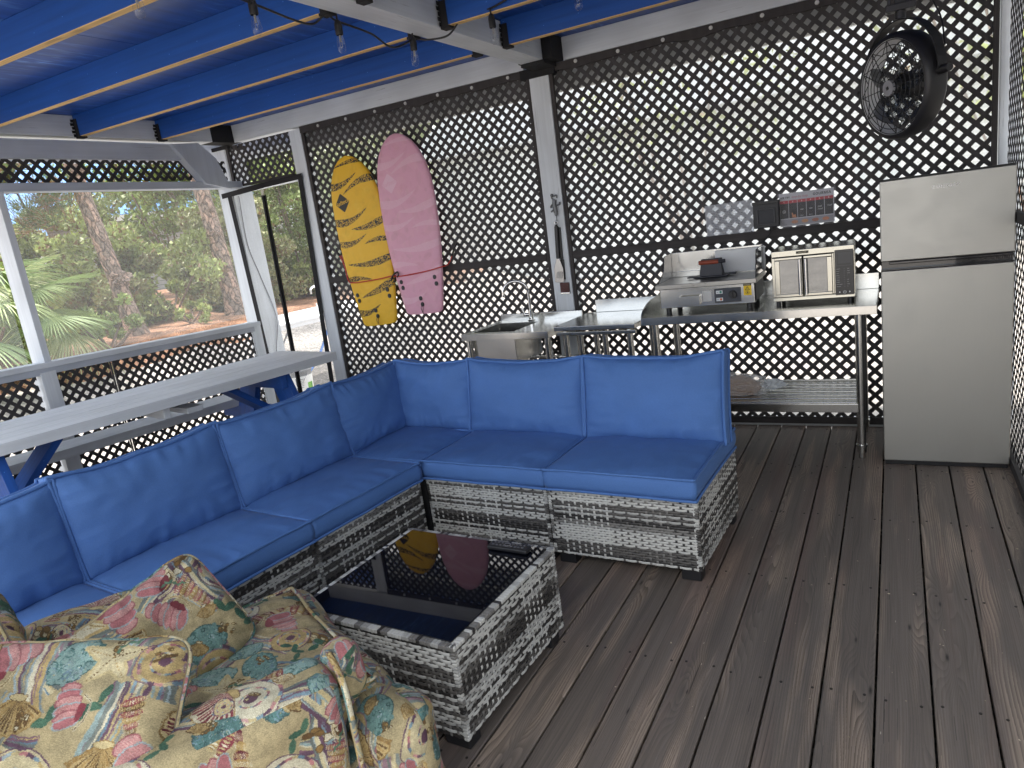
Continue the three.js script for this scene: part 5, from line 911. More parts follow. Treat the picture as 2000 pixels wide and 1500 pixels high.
// ---------------------------------------------------------------- drum fan
{
  const fan = thing('drum_fan', 'black drum fan with wire guard hanging by the back lattice', 'fan', [0.03, 1.834, 0.85], 0); fan.scale.setScalar(0.94);
  const head = new THREE.Group(); head.name = 'fan_head'; fan.add(head); head.rotation.order = 'YXZ'; head.rotation.set(0.06, -52 * D2R, -0.02);
  const R = 0.222, prof = [[R - 0.012, 0.052], [R + 0.002, 0.050], [R + 0.012, 0.034], [R + 0.014, 0.0], [R + 0.010, -0.034], [R, -0.05], [R - 0.012, -0.052]].map(([r, z]) => new THREE.Vector2(r, z));
  part('drum_band', new THREE.LatheGeometry(prof, 72).rotateX(Math.PI / 2), S({ color: rgb(0.012, 0.012, 0.015), roughness: 0.42 }), head);
  part('inner_ring', new THREE.LatheGeometry([[R - 0.013, 0.051], [R - 0.014, 0.04], [R - 0.017, 0.0], [R - 0.015, -0.046], [R - 0.014, -0.051]].map(([r, z]) => new THREE.Vector2(r, z)), 72).rotateX(Math.PI / 2), S({ color: rgb(0.75, 0.76, 0.78), roughness: 0.4 }), head);
  const wire = S({ color: rgb(0.012, 0.012, 0.014), roughness: 0.4 });
  for (const s of [1, -1]) {
    const z = 0.046 * s, dome = (r) => z + s * 0.018 * (1 - (r / R) * (r / R));
    const gd = [];
    for (const r of [0.055, 0.08, 0.105, 0.13, 0.155, 0.182, 0.205]) gd.push(new THREE.TorusGeometry(r, 0.0019, 6, 60).translate(0, 0, dome(r)));
    for (let i = 0; i < 12; i++) { const a = i / 12 * 6.2832, b = a + 0.26, c = a + 0.5236; const pt = (q, r) => [Math.cos(q) * r, Math.sin(q) * r, dome(r) + s * 0.002]; gd.push(rod(pt(a, 0.03), pt(a + 0.08, 0.206), 0.002, 6)); gd.push(rod(pt(a + 0.08, 0.206), pt(b, 0.15), 0.0018, 6)); gd.push(rod(pt(b, 0.15), pt(c + 0.08, 0.206), 0.0018, 6)); }
    part('wire_guard', merge(gd), wire, head);
  }
  part('hub_badge', merge([rod([0, 0, 0.056], [0, 0, 0.070], 0.034, 28), ]), S({ color: rgb(0.28, 0.28, 0.3), roughness: 0.5 }), head);
  part('badge_mark', bx(0.014, 0.014, 0.002, 0, 0, 0.0715, 0.0005).rotateZ(0.3), mBlack, head);
  part('motor', rod([0, 0, -0.075], [0, 0, -0.01], 0.062, 28, 0.055), mBlack, head);
  const bladeGeo = () => { const nu = 10, nv = 6, pos = [], idx = []; for (let i = 0; i <= nu; i++) for (let j = 0; j <= nv; j++) { const r = 0.03 + 0.15 * i / nu, w = 0.5 + 0.25 * Math.sin(Math.PI * i / nu), a = (j / nv - 0.5) * w + 0.25 * i / nu; pos.push(Math.cos(a) * r, Math.sin(a) * r, 0.015 + (j / nv - 0.5) * (-0.05) + 0.008 * Math.sin(Math.PI * j / nv)); } for (let i = 0; i < nu; i++) for (let j = 0; j < nv; j++) { const a = i * (nv + 1) + j; idx.push(a, a + nv + 1, a + 1, a + 1, a + nv + 1, a + nv + 2); } const g = new THREE.BufferGeometry(); g.setAttribute('position', new THREE.Float32BufferAttribute(pos, 3)); g.setIndex(idx); g.computeVertexNormals(); return g; };
  const bg = bladeGeo(), mb = P({ color: rgb(0.06, 0.068, 0.08), roughness: 0.1, metalness: 0.6, side: THREE.DoubleSide, transparent: true, opacity: 0.8 });
  for (let i = 0; i < 5; i++) part('blade', bg, mb, head).rotation.z = i * 1.2566;
  part('spinner', new THREE.SphereGeometry(0.034, 20, 12).scale(1, 1, 0.7).translate(0, 0, 0.025), mBlack, head);
  // yoke, in fan space: a wide bow from side pivot over the top to the other pivot
  const ax = V(Math.cos(52 * D2R), 0, Math.sin(52 * D2R)), yk = [];
  for (let i = 0; i <= 20; i++) { const a = Math.PI * i / 20; yk.push([ax.x * Math.cos(a) * 0.25, 0.02 + Math.sin(a) * 0.262, ax.z * Math.cos(a) * 0.25 - 0.0]); }
  { const crv = new THREE.CatmullRomCurve3(yk.map((q) => V(...q))), l = [], N = 30; const side = V(-ax.z, 0, ax.x); const pos = [], idx = []; for (let i = 0; i <= N; i++) { const q = crv.getPoint(i / N), tn = crv.getTangent(i / N), nr = side.clone().cross(tn).normalize(); for (const [a, b] of [[-0.022, -0.003], [0.022, -0.003], [0.022, 0.003], [-0.022, 0.003]]) { const v = q.clone().addScaledVector(side, a).addScaledVector(nr, b); pos.push(v.x, v.y, v.z); } } for (let i = 0; i < N; i++) for (let k = 0; k < 4; k++) { const a = i * 4 + k, b = i * 4 + (k + 1) % 4; idx.push(a, a + 4, b, b, a + 4, b + 4); } let g = new THREE.BufferGeometry(); g.setAttribute('position', new THREE.Float32BufferAttribute(pos, 3)); g.setIndex(idx); g = g.toNonIndexed(); g.computeVertexNormals(); part('yoke', g, mBlack, fan); }
  for (const s of [1, -1]) { const k = new THREE.Vector3(ax.x, 0, ax.z).multiplyScalar(s); part('pivot_knob', rod([k.x * 0.232, 0.02, k.z * 0.232], [k.x * 0.29, 0.02, k.z * 0.29], 0.021, 16, 0.017), mBlack, fan); }
  part('ceiling_mount', merge([rod([0, 0.288, 0], [0, 0.33, 0], 0.022, 16), bx(0.05, 0.27, 0.016, 0.0, 0.45, -0.02, 0.003), bx(0.016, 0.26, 0.05, 0.045, 0.45, 0, 0.003), bx(0.016, 0.26, 0.05, -0.045, 0.45, 0, 0.003), bx(0.12, 0.03, 0.07, 0, 0.335, 0, 0.004), bx(0.14, 0.06, 0.10, 0, 0.62, 0, 0.004)]), S({ color: rgb(0.04, 0.04, 0.045), metalness: 0.6, roughness: 0.35 }), fan);
  part('cord', tube([[0.05, 0.56, 0.02], [0.09, 0.40, 0.05], [0.15, 0.25, 0.10], [0.165, 0.12, 0.16]], 0.004, 40, 6), mBlack, fan);
}

// ---------------------------------------------------------------- string lights
{
  const t = thing('string_light', 'string of clear glass bulbs on black wire under the cross beam', 'string lights');
  const pts = [[-2.12, 2.43, 2.9], [-2.135, 2.44, 2.62], [-2.10, 2.40, 2.38], [-2.135, 2.395, 2.16], [-2.15, 2.405, 2.03], [-2.11, 2.44, 1.985], [-2.1, 2.42, 1.93], [-2.09, 2.40, 1.72], [-2.12, 2.375, 1.52], [-2.1, 2.43, 1.35], [-2.02, 2.415, 1.33], [-1.91, 2.41, 1.335], [-1.83, 2.46, 1.34], [-1.78, 2.5, 1.3], [-1.64, 2.46, 1.37], [-1.4, 2.49, 1.42], [-1.2, 2.50, 1.40], [-1.05, 2.44, 1.38]];
  part('wire', tube(pts, 0.0048, 200, 7), mBlack, t);
  const sock = merge([rod([0, 0, 0], [0, -0.03, 0], 0.004, 8), new THREE.LatheGeometry([[0.004, -0.025], [0.012, -0.032], [0.0165, -0.05], [0.0165, -0.085], [0.0145, -0.088]].map((q) => new THREE.Vector2(...q)).reverse(), 20)]);
  const bulb = new THREE.LatheGeometry([[0.0125, -0.086], [0.0135, -0.095], [0.0175, -0.118], [0.019, -0.135], [0.0165, -0.151], [0.009, -0.16], [0, -0.162]].map((q) => new THREE.Vector2(...q)).reverse(), 24);
  const mg = P({ color: rgb(0.98, 0.98, 0.98), roughness: 0.02, transmission: 1, thickness: 0, ior: 1.5, side: THREE.DoubleSide });
  const fil = merge([tube([[-0.005, -0.09, 0], [-0.006, -0.13, 0], [0, -0.14, 0.003], [0.006, -0.13, 0], [0.005, -0.09, 0]], 0.0009, 24, 5), rod([0, -0.088, 0], [0, -0.115, 0], 0.003, 8)]);
  for (const [x, y, z, r] of [[-2.11, 2.455, 2.4, 0], [-2.1, 2.452, 1.93, 0.0], [-2.065, 2.452, 1.415, -0.06], [-1.645, 2.462, 1.375, 0.03], [-1.2, 2.50, 1.40, 0], [-2.12, 2.43, 2.9, 0.1]]) {
    const s = part('socket', sock, mBlack, t); s.position.set(x, y, z); s.rotation.z = r; part('bulb', bulb, mg, s); part('filament', fil, S({ color: rgb(0.3, 0.3, 0.3), metalness: 0.5, roughness: 0.4 }), s);
  }
}
// ---------------------------------------------------------------- outside: pines, palm, bushes, house, yard things
const barkTex = dataTex(512, 1024, (x, y) => {
  let best = 9, sec = 9, id = 0; const wx = (fbm(x / 60, y / 80, 3, 0, 0, 4) - 0.5) * 1.7, cx = x / 512 * 13 + wx, cy = y / 1024 * 8 + wx * 0.5, xi = Math.floor(cx), yi = Math.floor(cy);
  for (let a = -1; a <= 1; a++) for (let b = -1; b <= 1; b++) { const i = ((xi + a) % 13 + 13) % 13, j = ((yi + b) % 8 + 8) % 8, px = xi + a + hash(i, j, 31), py = yi + b + hash(i, j, 32), d = Math.hypot(px - cx, (py - cy) * 0.8); if (d < best) { sec = best; best = d; id = hash(i, j, 33); } else if (d < sec) sec = d; }
  const crack = sm(clamp((sec - best) * 3.2)), f = fbm(x / 512 * 40, y / 1024 * 24, 3, 40, 24, 7) - 0.5, fl = fbm(x / 512 * 24, y / 1024 * 50, 3, 24, 50, 2) - 0.5, l = (0.50 + 0.16 * id + f * 0.22 + fl * 0.2) * (0.60 + 0.40 * crack), rd = clamp((id - 0.4) * 2) * 0.05;
  return [l * 1.0 + rd, l * 0.88 + rd * 0.3, l * 0.80];
}, true, 1);
const mBark = S({ map: barkTex, bumpMap: barkTex, bumpScale: 0.03, roughness: 0.95 });
function trunkGeo(pts, radii, seg = 60, rs = 28, rough = 0.03) {
  const c = new THREE.CatmullRomCurve3(pts.map((q) => V(...q))), pos = [], uv = [], idx = []; let len = c.getLength();
  for (let i = 0; i <= seg; i++) {
    const t = i / seg, q = c.getPoint(t), k = t * (radii.length - 1), a = Math.floor(k), r0 = radii[a] + ((radii[a + 1] ?? radii[a]) - radii[a]) * (k - a);
    for (let j = 0; j <= rs; j++) { const an = j / rs * 6.28318, jj = j % rs, r = r0 * (1 + rough * 4 * (fbm(jj / rs * 9, t * len * 4, 3, 9, 0, 3) - 0.5)); pos.push(q.x + Math.cos(an) * r, q.y, q.z + Math.sin(an) * r); uv.push(j / rs * 1.0, t * len * 0.8); }
  }
  for (let i = 0; i < seg; i++) for (let j = 0; j < rs; j++) { const a = i * (rs + 1) + j, b = a + rs + 1; idx.push(a, b, a + 1, b, b + 1, a + 1); }
  const g = new THREE.BufferGeometry(); g.setAttribute('position', new THREE.Float32BufferAttribute(pos, 3)); g.setAttribute('uv', new THREE.Float32BufferAttribute(uv, 2)); g.setIndex(idx); return smooth(g.toNonIndexed());
}
const leafGeo = (() => { // a small folded leaf
  const g = new THREE.BufferGeometry(); g.setAttribute('position', new THREE.Float32BufferAttribute([0, 0, 0, 0.5, 0.25, 0.10, 0, 1, 0.06, -0.5, 0.25, 0.10, 0, 0.3, 0], 3)); g.setIndex([0, 1, 4, 1, 2, 4, 4, 2, 3, 0, 4, 3]); g.computeVertexNormals(); return g;
})();
const needleGeo = (() => { const l = []; for (let i = 0; i < 7; i++) { const a = i * 2.4, g = new THREE.PlaneGeometry(0.05, 1); g.translate(0, 0.5, 0); g.rotateX(0.25 + (i % 3) * 0.35); g.rotateY(a); l.push(g); } return merge(l); })();
const mLeaf = P({ color: rgb(1, 1, 1), roughness: 0.6, transmission: 0.35, thickness: 0, side: THREE.DoubleSide });
function leaves(parent, name, list, geo = leafGeo) { // list: [x, y, z, size, colour]
  const im = new THREE.InstancedMesh(geo, mLeaf, list.length), o = new THREE.Object3D();
  list.forEach(([x, y, z, s, col], i) => { o.position.set(x, y, z); o.rotation.set(rr(-1.3, 1.3), rnd() * 6.28, rr(-1.3, 1.3)); o.scale.set(s * rr(0.45, 0.7), s, s); o.updateMatrix(); im.setMatrixAt(i, o.matrix); im.setColorAt(i, col); });
  im.name = name; im.userData.kind = 'stuff'; im.castShadow = im.receiveShadow = true; parent.add(im); return im;
}
function bush(label, x, z, w, h, d, n, hue, o = {}) {
  const { name = 'bush', cat = 'bush', size = 0.085, y0 = null, lift = 0.0, group } = o;
  const gy = y0 ?? groundY(x, z), t = thing(name, label, cat, [x, gy, z], 0, group); setSeed(Math.floor(x * 131 + z * 977) + 50000);
  const clumps = []; const nc = Math.max(10, Math.round(w * h * 5));
  for (let i = 0; i < nc; i++) { const a = rnd() * 6.28, q = Math.sqrt(rnd()), yy = lift + (h - lift) * Math.pow(rnd(), 0.85), ws = 0.55 + 0.45 * Math.sin(Math.PI * clamp((yy - lift) / (h - lift) * 0.8 + 0.15)); clumps.push([Math.cos(a) * q * w / 2 * ws, yy, Math.sin(a) * q * d / 2 * ws, rr(0.16, 0.38) * Math.min(1.3, Math.sqrt(w * h) * 0.32), rnd()]); }
  const list = [];
  for (let i = 0; i < n; i++) { const c = clumps[Math.floor(rnd() * clumps.length)]; const v = V(rr(-1, 1), rr(-1, 1), rr(-1, 1)); if (v.length() > 1) { i--; continue; } v.multiplyScalar(c[3] * 1.15); const k = (0.55 + 0.6 * c[4]) * rr(0.7, 1.3), y = c[1] + v.y * 0.8; if (y < 0.02) continue; const dry = rnd() < (o.dry || 0.08); list.push([c[0] + v.x, y, c[2] + v.z, size * rr(0.7, 1.35), dry ? rgb(0.22 * k, 0.14 * k, 0.06 * k) : rgb(hue[0] * k, hue[1] * k, hue[2] * k)]); }
  leaves(t, 'foliage', list);
  const tw = []; for (let i = 0; i < 9; i++) { const c = clumps[i % clumps.length]; tw.push(tube([[rr(-0.1, 0.1), 0, rr(-0.1, 0.1)], [c[0] * 0.5, c[1] * 0.5, c[2] * 0.5], [c[0], c[1], c[2]]], 0.012 + 0.006 * w / 3, 10, 5)); }
  part('branch', merge(tw), mBark, t); return t;
}
function pine(label, x, z, dx, dz, H, r, scars) {
  const gy = groundY(x, z) - 0.03, t = thing('pine_tree', label, 'tree', [x, gy, z]); setSeed(Math.floor(x * 77 + z * 91) + 9000);
  const pts = []; for (let i = 0; i <= 8; i++) { const s = i / 8; pts.push([dx * s * H + Math.sin(s * 9 + x) * 0.05, s * H, dz * s * H + Math.cos(s * 7 + z) * 0.05]); }
  const rad = []; for (let i = 0; i <= 40; i++) { const s = i / 40; rad.push(r * ((1 - 0.6 * s) + 0.55 * Math.exp(-s * H * 4.2))); }
  part('trunk', trunkGeo(pts, rad, 150, 32, 0.035), mBark, t);
  for (const [yy, a, s] of scars) { const k = yy / H, g = new THREE.IcosahedronGeometry(1, 4), p = g.attributes.position; for (let i = 0; i < p.count; i++) { const f = 1 + 0.9 * (vn3(p.getX(i) * 2.3 + a, p.getY(i) * 2.3, p.getZ(i) * 2.3) - 0.5); p.setXYZ(i, p.getX(i) * f * s, p.getY(i) * f * s * 0.8, p.getZ(i) * f * s); } g.computeVertexNormals(); const m = part('knot', g, mBark, t); m.position.set(dx * yy + Math.cos(a) * r * 0.85, yy, dz * yy + Math.sin(a) * r * 0.85); }
  const br = [], list = [];
  for (let i = 0; i < 26; i++) { const yy = H * rr(0.6, 1.0), a = rnd() * 6.28, L = rr(0.8, 2.6) * (1.25 - yy / H * 0.6), b = [dx * yy, yy, dz * yy], e = [b[0] + Math.cos(a) * L, yy + rr(-0.2, 0.6), b[2] + Math.sin(a) * L]; br.push(tube([b, [(b[0] + e[0]) / 2, (b[1] + e[1]) / 2 - 0.1, (b[2] + e[2]) / 2], e], 0.028, 8, 5)); for (let k = 0; k < 60; k++) { const s = rr(0.4, 1.08), q = rr(0.6, 1.2); list.push([b[0] + (e[0] - b[0]) * s + rr(-0.25, 0.25), b[1] + (e[1] - b[1]) * s + rr(-0.2, 0.25), b[2] + (e[2] - b[2]) * s + rr(-0.25, 0.25), rr(0.2, 0.32), rgb(0.075 * q, 0.125 * q, 0.035 * q)]); } }
  part('branch', merge(br), mBark, t); leaves(t, 'needles', list, needleGeo);
  return t;
}
pine('leaning pine trunk with a knot, left in the window', -10.5, -2.35, -0.02, 0.075, 11, 0.125, [[0.95, -0.35, 0.13], [2.55, 0.1, 0.06]]);
pine('straight pine trunk in the window beside the doorway post', -10.6, -4.42, -0.01, 0.06, 12, 0.15, [[1.55, 0.3, 0.07], [1.95, -0.1, 0.05]]);
{ // low pine branch coming in at the upper left
  const t = thing('pine_bough', 'hanging green and rusty pine bough at the upper left of the window', 'branch', [-10.4, 0, -1.1]); setSeed(4141);
  const list = [], br = [];
  for (let i = 0; i < 9; i++) { const e = [rr(-0.8, 0.8), 2.45 + rr(0, 1.1), rr(-0.75, 0.5)]; br.push(tube([[-0.6, 4.6, 0.4], [e[0] * 0.5 - 0.2, 3.6, e[2] * 0.5 + 0.2], e], 0.014, 10, 5)); for (let k = 0; k < 70; k++) { const rust = rnd() < 0.3, q = rr(0.7, 1.3); list.push([e[0] + rr(-0.22, 0.22), e[1] + rr(-0.22, 0.22), e[2] + rr(-0.22, 0.22), rr(0.16, 0.26), rust ? rgb(0.26 * q, 0.13 * q, 0.05 * q) : rgb(0.13 * q, 0.19 * q, 0.06 * q)]); } }
  part('branch', merge(br), mBark, t); leaves(t, 'needles', list, needleGeo);
}
// fan palm
{
  const x = -9.7, z = 0.12, t = thing('fan_palm', 'fan palm with drooping split fronds left of the pine trunk', 'palm', [x, groundY(x, z), z]); setSeed(31337); t.scale.setScalar(0.8);
  const mPalm = [[0.32, 0.42, 0.16], [0.38, 0.47, 0.20], [0.26, 0.36, 0.14], [0.46, 0.50, 0.25]].map((c) => P({ color: rgb(...c), roughness: 0.5, transmission: 0.3, thickness: 0, side: THREE.DoubleSide })), mStem = S({ color: rgb(0.2, 0.24, 0.09), roughness: 0.6 }), mBoot = S({ map: barkTex, color: rgb(0.9, 0.75, 0.6), roughness: 0.95 });
  const boots = [rod([0, -0.1, 0], [0, 0.55, 0], 0.2, 16, 0.24)]; for (let i = 0; i < 20; i++) { const a = i * 2.4, y = 0.05 + i * 0.025; boots.push(bar([Math.cos(a) * 0.16, y, Math.sin(a) * 0.16], [Math.cos(a) * 0.34, y + 0.34, Math.sin(a) * 0.34], 0.07, 0.025)); }
  part('trunk', merge(boots), mBoot, t);
  const frondGeo = (seed, droop) => {
    const pos = [], idx = []; const N = 60;
    for (let i = 0; i < N; i++) {
      const f = i / (N - 1) - 0.5, a = f * 4.3, L = 0.95 * (1 - 0.35 * Math.abs(f * 2)) * (0.92 + 0.16 * hash(i, seed, 2)), w = 0.0095, base = pos.length / 3, M = 7;
      for (let k = 0; k <= M; k++) { const s = k / M, r = L * s, dr = droop * Math.pow(s, 2.4) * (0.5 + 0.5 * hash(i, seed, 4)), cx = Math.sin(a) * r, cy = Math.cos(a) * r, cz = -dr + 0.10 * s * Math.cos(a * 2) - 0.28 * s * (1 - Math.cos(f * 2.4)), ww = w * (1 - Math.pow(s, 3) * 0.92) * (0.35 + 1.1 * Math.min(1, s * 2.2)); pos.push(cx + Math.cos(a) * ww, cy - Math.sin(a) * ww, cz + 0.006, cx, cy, cz - 0.004, cx - Math.cos(a) * ww, cy + Math.sin(a) * ww, cz + 0.006); }
      for (let k = 0; k < M; k++) for (let q = 0; q < 2; q++) { const b = base + k * 3 + q; idx.push(b, b + 3, b + 1, b + 1, b + 3, b + 4); }
    }
    const g = new THREE.BufferGeometry(); g.setAttribute('position', new THREE.Float32BufferAttribute(pos, 3)); g.setIndex(idx); g.computeVertexNormals(); return g;
  };
  const G = [frondGeo(1, 0.3), frondGeo(2, 0.5), frondGeo(3, 0.2), frondGeo(4, 0.65)];
  for (let i = 0; i < 26; i++) {
    const a = i * 2.39996 + 0.3, el = 1.25 - 1.35 * (i / 26), L = rr(0.85, 1.25), e = V(Math.cos(a) * Math.cos(el) * L, 0.55 + Math.sin(el) * L, Math.sin(a) * Math.cos(el) * L);
    const fr = part('frond', G[i % 4], mPalm[Math.floor(rnd() * 4)], t); const d = V(Math.cos(a), Math.sin(el - 0.55), Math.sin(a)).normalize(), up = V(0, 1, 0).addScaledVector(d, -d.y).normalize(), rt = d.clone().cross(up);
    fr.quaternion.setFromRotationMatrix(new THREE.Matrix4().makeBasis(rt, d, up)); fr.position.copy(e); fr.scale.setScalar(rr(0.85, 1.1));
    part('leaf_stalk', tube([[0, 0.4, 0], [e.x * 0.55, 0.48 + (e.y - 0.48) * 0.65, e.z * 0.55], [e.x, e.y, e.z]], 0.011, 12, 5), mStem, t);
  }
}
// shrubs and trees that close the view to the left
const G1 = [0.29, 0.37, 0.105], G2 = [0.22, 0.30, 0.085], G3 = [0.38, 0.44, 0.14], G4 = [0.33, 0.34, 0.14];
const shrub = [
  ['low bright green shrub at the foot of the two pines', -11.7, -4.0, 3.2, 1.5, 1.6, 5200, G3, { dry: 0.1 }], ['tangled brown-green thicket between the two pine trunks', -12.0, -5.6, 3.4, 2.0, 1.6, 6200, G4, { dry: 0.15 }],
  ['dense green shrub right of the second pine trunk', -11.5, -7.3, 3.4, 2.7, 1.8, 8000, G1, {}], ['tall leafy green shrub between the pines at the back', -14.6, -8.0, 4.4, 4.4, 2.2, 12000, G1, {}],
  ['dark green evergreen shrub behind the second pine', -15.2, -10.2, 4.4, 5.2, 2.4, 13000, G2, {}], ['yellow-green shrub seen through the doorway', -11.3, -9.6, 4.2, 3.2, 2.2, 10000, G1, { dry: 0.12 }],
  ['low yellow-green shrub beyond the white folding table', -10.3, -8.2, 3.0, 1.5, 1.5, 5500, G3, { dry: 0.12 }], ['shaggy shrub behind the fan palm', -13.2, -3.2, 4.6, 2.1, 1.8, 12000, G3, { dry: 0.18 }],
  ['grey-green shrub left of the palm in the window', -11.7, 0.2, 3.6, 1.7, 1.8, 6500, G3, { dry: 0.15 }], ['olive shrub at the far left edge of the window', -11.1, 3.0, 3.6, 2.2, 1.8, 7000, G2, {}],
  ['small leafy plant growing under the fan palm', -9.6, -1.35, 1.2, 0.75, 1.0, 1500, G1, { size: 0.06 }], ['weedy clump in front of the pine straw', -10.4, -3.4, 1.1, 0.4, 0.8, 700, G3, { size: 0.06 }],
  ['dense weedy thicket close behind the left pine trunk', -12.1, -3.2, 3.2, 1.25, 1.2, 8000, G4, { dry: 0.22, size: 0.075 }], ['dense grassy thicket close behind the right pine trunk', -12.0, -5.3, 3.0, 1.5, 1.2, 9000, G4, { dry: 0.16, size: 0.075 }],
  ['brushy undergrowth near the doorway post', -11.9, -7.0, 2.6, 1.3, 1.2, 7000, G3, { dry: 0.12, size: 0.075 }], ['brushy undergrowth behind the palm trunk', -11.6, -1.0, 3.0, 1.3, 1.2, 7000, G3, { dry: 0.14, size: 0.075 }],
];
for (const s of shrub) bush(...s.slice(0, 6), Math.round(s[6] * 1.5), s[7], s[8]);
const tall = [
  ['tall broadleaf tree behind the second pine trunk', -17.2, -8.6, 6, 7.5, 4, 17000, G1], ['tall pale green tree above the doorway', -15.5, -12.4, 6.5, 8, 4, 18000, G3], ['tall green tree rising behind the blue roof', -34, -14, 9, 11, 6, 9000, G2],
  ['leafy tree hanging over the left window corner', -15.5, 2.2, 3.6, 7.5, 3.0, 8000, G3], ['tall tree filling the right of the doorway', -12.5, -13.6, 5, 7, 4, 14000, G1],
];
for (const s of tall) bush(...s.slice(0, 8), { name: 'leafy_tree', cat: 'tree', size: 0.13, lift: 1.0 });
// greenery beyond the back wall
const back = [['pale green tree behind the back lattice at the fan', 2.0, -10, 5, 6, 4, 2600, G3, 2.4], ['broad green tree behind the back lattice centre', -4.0, -12, 6, 6, 4, 2000, G3, 2.4], ['distant leafy tree past the fridge corner', 5.2, -9, 5, 6, 4, 2600, G3, 2.0]];
for (const s of back) bush(...s.slice(0, 8), { name: 'leafy_tree', cat: 'tree', size: 0.15, lift: s[8], y0: -0.1 });
{ // pale house beyond the back wall
  const h = thing('white_house', 'pale sided house seen in flecks through the back lattice', 'house', [-2.5, -0.12, -15]);
  const sd = S({ map: dataTex(256, 64, (x, y) => { const k = x % 32; const v = k < 3 ? 0.72 : 0.9; return [v * 0.97, v * 0.99, v]; }, true, [0.9, 0.5]), roughness: 0.8 });
  part('wall', bx(17, 3.4, 6, 0, 1.7, 0), sd, h); part('roof', prism([[-9, 3.4], [9, 3.4], [6.0, 5.2], [-6.0, 5.2]], -3.5, 3.5), S({ color: rgb(0.62, 0.66, 0.7), metalness: 0.3, roughness: 0.5 }), h);
  for (const x of [-4, -1.2, 2.2, 4.6]) { const w = part('window', bx(1.0, 1.3, 0.06, x, 1.7, 3.02), S({ color: rgb(0.8, 0.8, 0.8) }), h); part('blind', bx(0.84, 1.14, 0.03, x, 1.7, 3.05), S({ color: rgb(0.55, 0.6, 0.62), roughness: 0.5 }), w); }
}
{ // neighbour's wall close to the right side
  const h = thing('grey_shed', 'pale grey sided shed seen in flecks through the side lattice', 'shed', [4.6, -0.12, 0.5]);
  part('wall', bx(2.6, 3.6, 8.5, 0, 1.8, 0), S({ map: dataTex(256, 64, (x, y) => { const v = x % 32 < 4 ? 0.6 : 0.82; return [v, v, v * 0.99]; }, true, [0.9, 0.5]), roughness: 0.8 }), h); part('roof', bx(3.2, 0.12, 9.1, 0, 3.66, 0), S({ color: rgb(0.2, 0.2, 0.22) }), h);
}
{ // house with the blue metal roof, upper left
  const h = thing('blue_roof_house', 'house with a ribbed blue metal roof beyond the trees', 'house', [-26, 0.4, -11.6], 62 * D2R);
  const wall = S({ map: dataTex(256, 64, (x, y) => { const v = x % 32 < 4 ? 0.5 : 0.7; return [v, v, v]; }, true, [0.9, 0.5]), roughness: 0.8 }), blue = S({ color: rgb(0.055, 0.19, 0.44), metalness: 0.1, roughness: 0.5 }), white = S({ color: rgb(0.75, 0.76, 0.78) });
  part('wall', merge([bx(13, 3.0, 7, 0, 1.5, 0)]), wall, h);
  const slope = (w, run, rise, x, y, z) => { // ribbed roof slope rising away from +z
    const L = Math.hypot(run, rise), an = Math.atan2(rise, run), l = [bx(w, 0.05, L, 0, 0, 0, 0.004)], n = Math.round(w / 0.3), ribs = []; for (let i = 0; i <= n; i++) ribs.push(bx(0.05, 0.07, L, -w / 2 + i * w / n, 0.04, 0, 0.004));
    const T = (g) => { g.rotateX(an); g.translate(x, y + rise / 2, z - run / 2); return g; }; return [T(merge(l)), ribs.map((g) => T(strip(g)))];
  };
  for (const [w, run, rise, x, y, z] of [[13.6, 4.0, 2.6, 0, 2.95, 4.1], [5.4, 2.4, 0.9, -4.0, 2.2, 6.3]]) { const [s, ribs] = slope(w, run, rise, x, y, z), r = part('roof', s, blue, h); for (const g of ribs) part('roof_rib', g, blue, r); }
  part('gable', prism([[-6.5, 3], [6.5, 3], [6.5, 5.4], [-6.5, 5.4]], -0.2, 0.05), white, h);
  part('fascia', merge([bx(13.6, 0.18, 0.06, 0, 2.85, 4.12), bx(5.4, 0.16, 0.06, -4.0, 2.1, 6.33)]), white, h);
  for (const x of [-6.4, -1.6]) part('porch_column', bx(0.16, 2.1, 0.16, x, 1.05, 6.2), white, h);
  for (const x of [-4, 0.5, 4]) { const w = part('window', bx(1.0, 1.3, 0.06, x, 1.7, 3.53), white, h); part('pane', bx(0.86, 1.16, 0.03, x, 1.7, 3.56), mBlackGloss, w); }
}
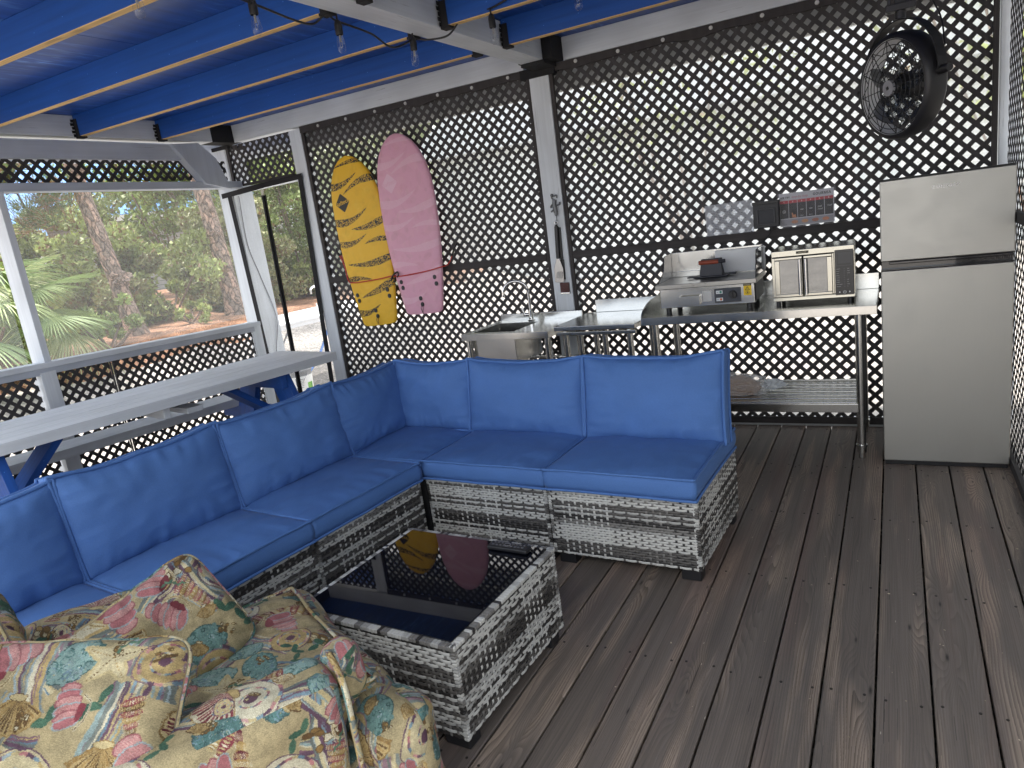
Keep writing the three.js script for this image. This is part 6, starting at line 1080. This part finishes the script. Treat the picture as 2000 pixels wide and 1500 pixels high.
// folding table with faucet, bucket and hose outside the door
{
  const a = [-5.95, -0.88], t = thing('folding_table', 'white plastic folding table outside the doorway', 'table', [-6.45, -0.10, -1.95], -5 * D2R);
  const wp = S({ color: rgb(0.80, 0.81, 0.83), roughness: 0.5 }), mt = S({ color: rgb(0.30, 0.31, 0.33), roughness: 0.5, metalness: 0.4 });
  part('tabletop', bx(1.05, 0.035, 2.3, 0, 0.80, 0, 0.012), wp, t); part('apron', merge([bx(1.03, 0.045, 0.02, 0, 0.765, 1.13, 0.006), bx(0.02, 0.045, 2.26, 0.505, 0.765, 0, 0.006)]), wp, t);
  for (const z of [0.92, -0.7]) { part('leg', merge([rod([0.42, 0, z], [0.42, 0.76, z], 0.014), rod([-0.42, 0, z], [-0.42, 0.76, z], 0.014), rod([-0.42, 0.12, z], [0.42, 0.12, z], 0.011)]), mt, t); part('leg_stay', rod([0.42, 0.38, z], [0.3, 0.76, z - Math.sign(z) * 0.42], 0.010), mt, t); }
  const f = thing('yard_faucet', 'chrome gooseneck faucet on the white folding table', 'faucet', [-6.35, 0.718, -2.13], 0.6);
  part('base', bx(0.14, 0.012, 0.05, 0, 0.006, 0), mChrome, f); part('spout', tube([[0.03, 0, 0], [0.035, 0.18, 0], [0.02, 0.28, 0], [-0.03, 0.31, 0], [-0.08, 0.28, 0], [-0.085, 0.22, 0]], 0.013, 40, 10), mChrome, f); part('handle', rod([-0.03, 0, 0], [-0.04, 0.10, 0.02], 0.012, 10, 0.008), mChrome, f);
  const b = thing('bucket', 'grey plastic bucket with a white and green label', 'bucket', [-5.55, -0.10, -0.75], 0);
  part('pail', new THREE.LatheGeometry([[0, 0.003], [0.125, 0.003], [0.13, 0.012], [0.15, 0.355], [0.158, 0.36], [0.158, 0.385], [0.146, 0.385], [0.142, 0.34]].map((q) => new THREE.Vector2(...q)), 40), S({ color: rgb(0.24, 0.25, 0.26), roughness: 0.5 }), b);
  const lm = labelMat(1024, 300, (c, W, H) => { c.fillStyle = '#e8eae8'; c.fillRect(0, 0, W, H); c.fillStyle = '#77b24a'; c.fillRect(560, 110, 170, 150); c.fillStyle = '#4f8f3a'; c.fillRect(660, 120, 60, 130); c.fillStyle = '#55585a'; c.fillRect(300, 20, 14, 260); for (let i = 0; i < 6; i++) c.fillRect(350, 40 + i * 24, 150 - i * 9, 8); c.strokeStyle = '#333'; c.lineWidth = 9; c.beginPath(); c.arc(215, 130, 52, 0, 7); c.stroke(); c.beginPath(); c.moveTo(180, 170); c.lineTo(250, 90); c.stroke(); });
  part('label', new THREE.CylinderGeometry(0.1515, 0.139, 0.21, 40, 1, true, 0, 3.3).translate(0, 0.215, 0), lm, b).rotation.y = -0.35;
  part('bail', tube([[0.155, 0.34, 0], [0.14, 0.25, 0.1], [0, 0.18, 0.165], [-0.14, 0.25, 0.1], [-0.155, 0.34, 0]], 0.004, 30, 6), mChrome, b);
  solo('garden_hose', tube([[-6.1, 0.63, -2.0], [-6.0, 0.45, -1.75], [-5.9, 0.25, -1.45], [-5.85, 0.05, -1.1], [-5.8, -0.09, -0.8], [-5.6, -0.095, -0.5], [-5.3, -0.095, -0.6]], 0.014, 70, 8), S({ color: rgb(0.15, 0.28, 0.62), roughness: 0.4 }), 'blue garden hose hanging from the white folding table', 'hose');
  const gsh = thing('watering_nozzle', 'dark green spray bottle under the table beside the hose', 'spray nozzle', [-6.15, 0.5, -2.2]);
  part('body', merge([rod([0, -0.12, 0], [0, 0.06, 0], 0.05, 16, 0.04), rod([0, 0.06, 0], [0.03, 0.16, 0], 0.025, 12)]), S({ color: rgb(0.02, 0.12, 0.06), roughness: 0.5 }), gsh); part('strap', tube([[0, 0.15, 0], [0.03, 0.2, 0.02], [0.02, 0.28, 0.0]], 0.008, 16, 6), mBlack, gsh);
}
renderer.render(scene, camera);
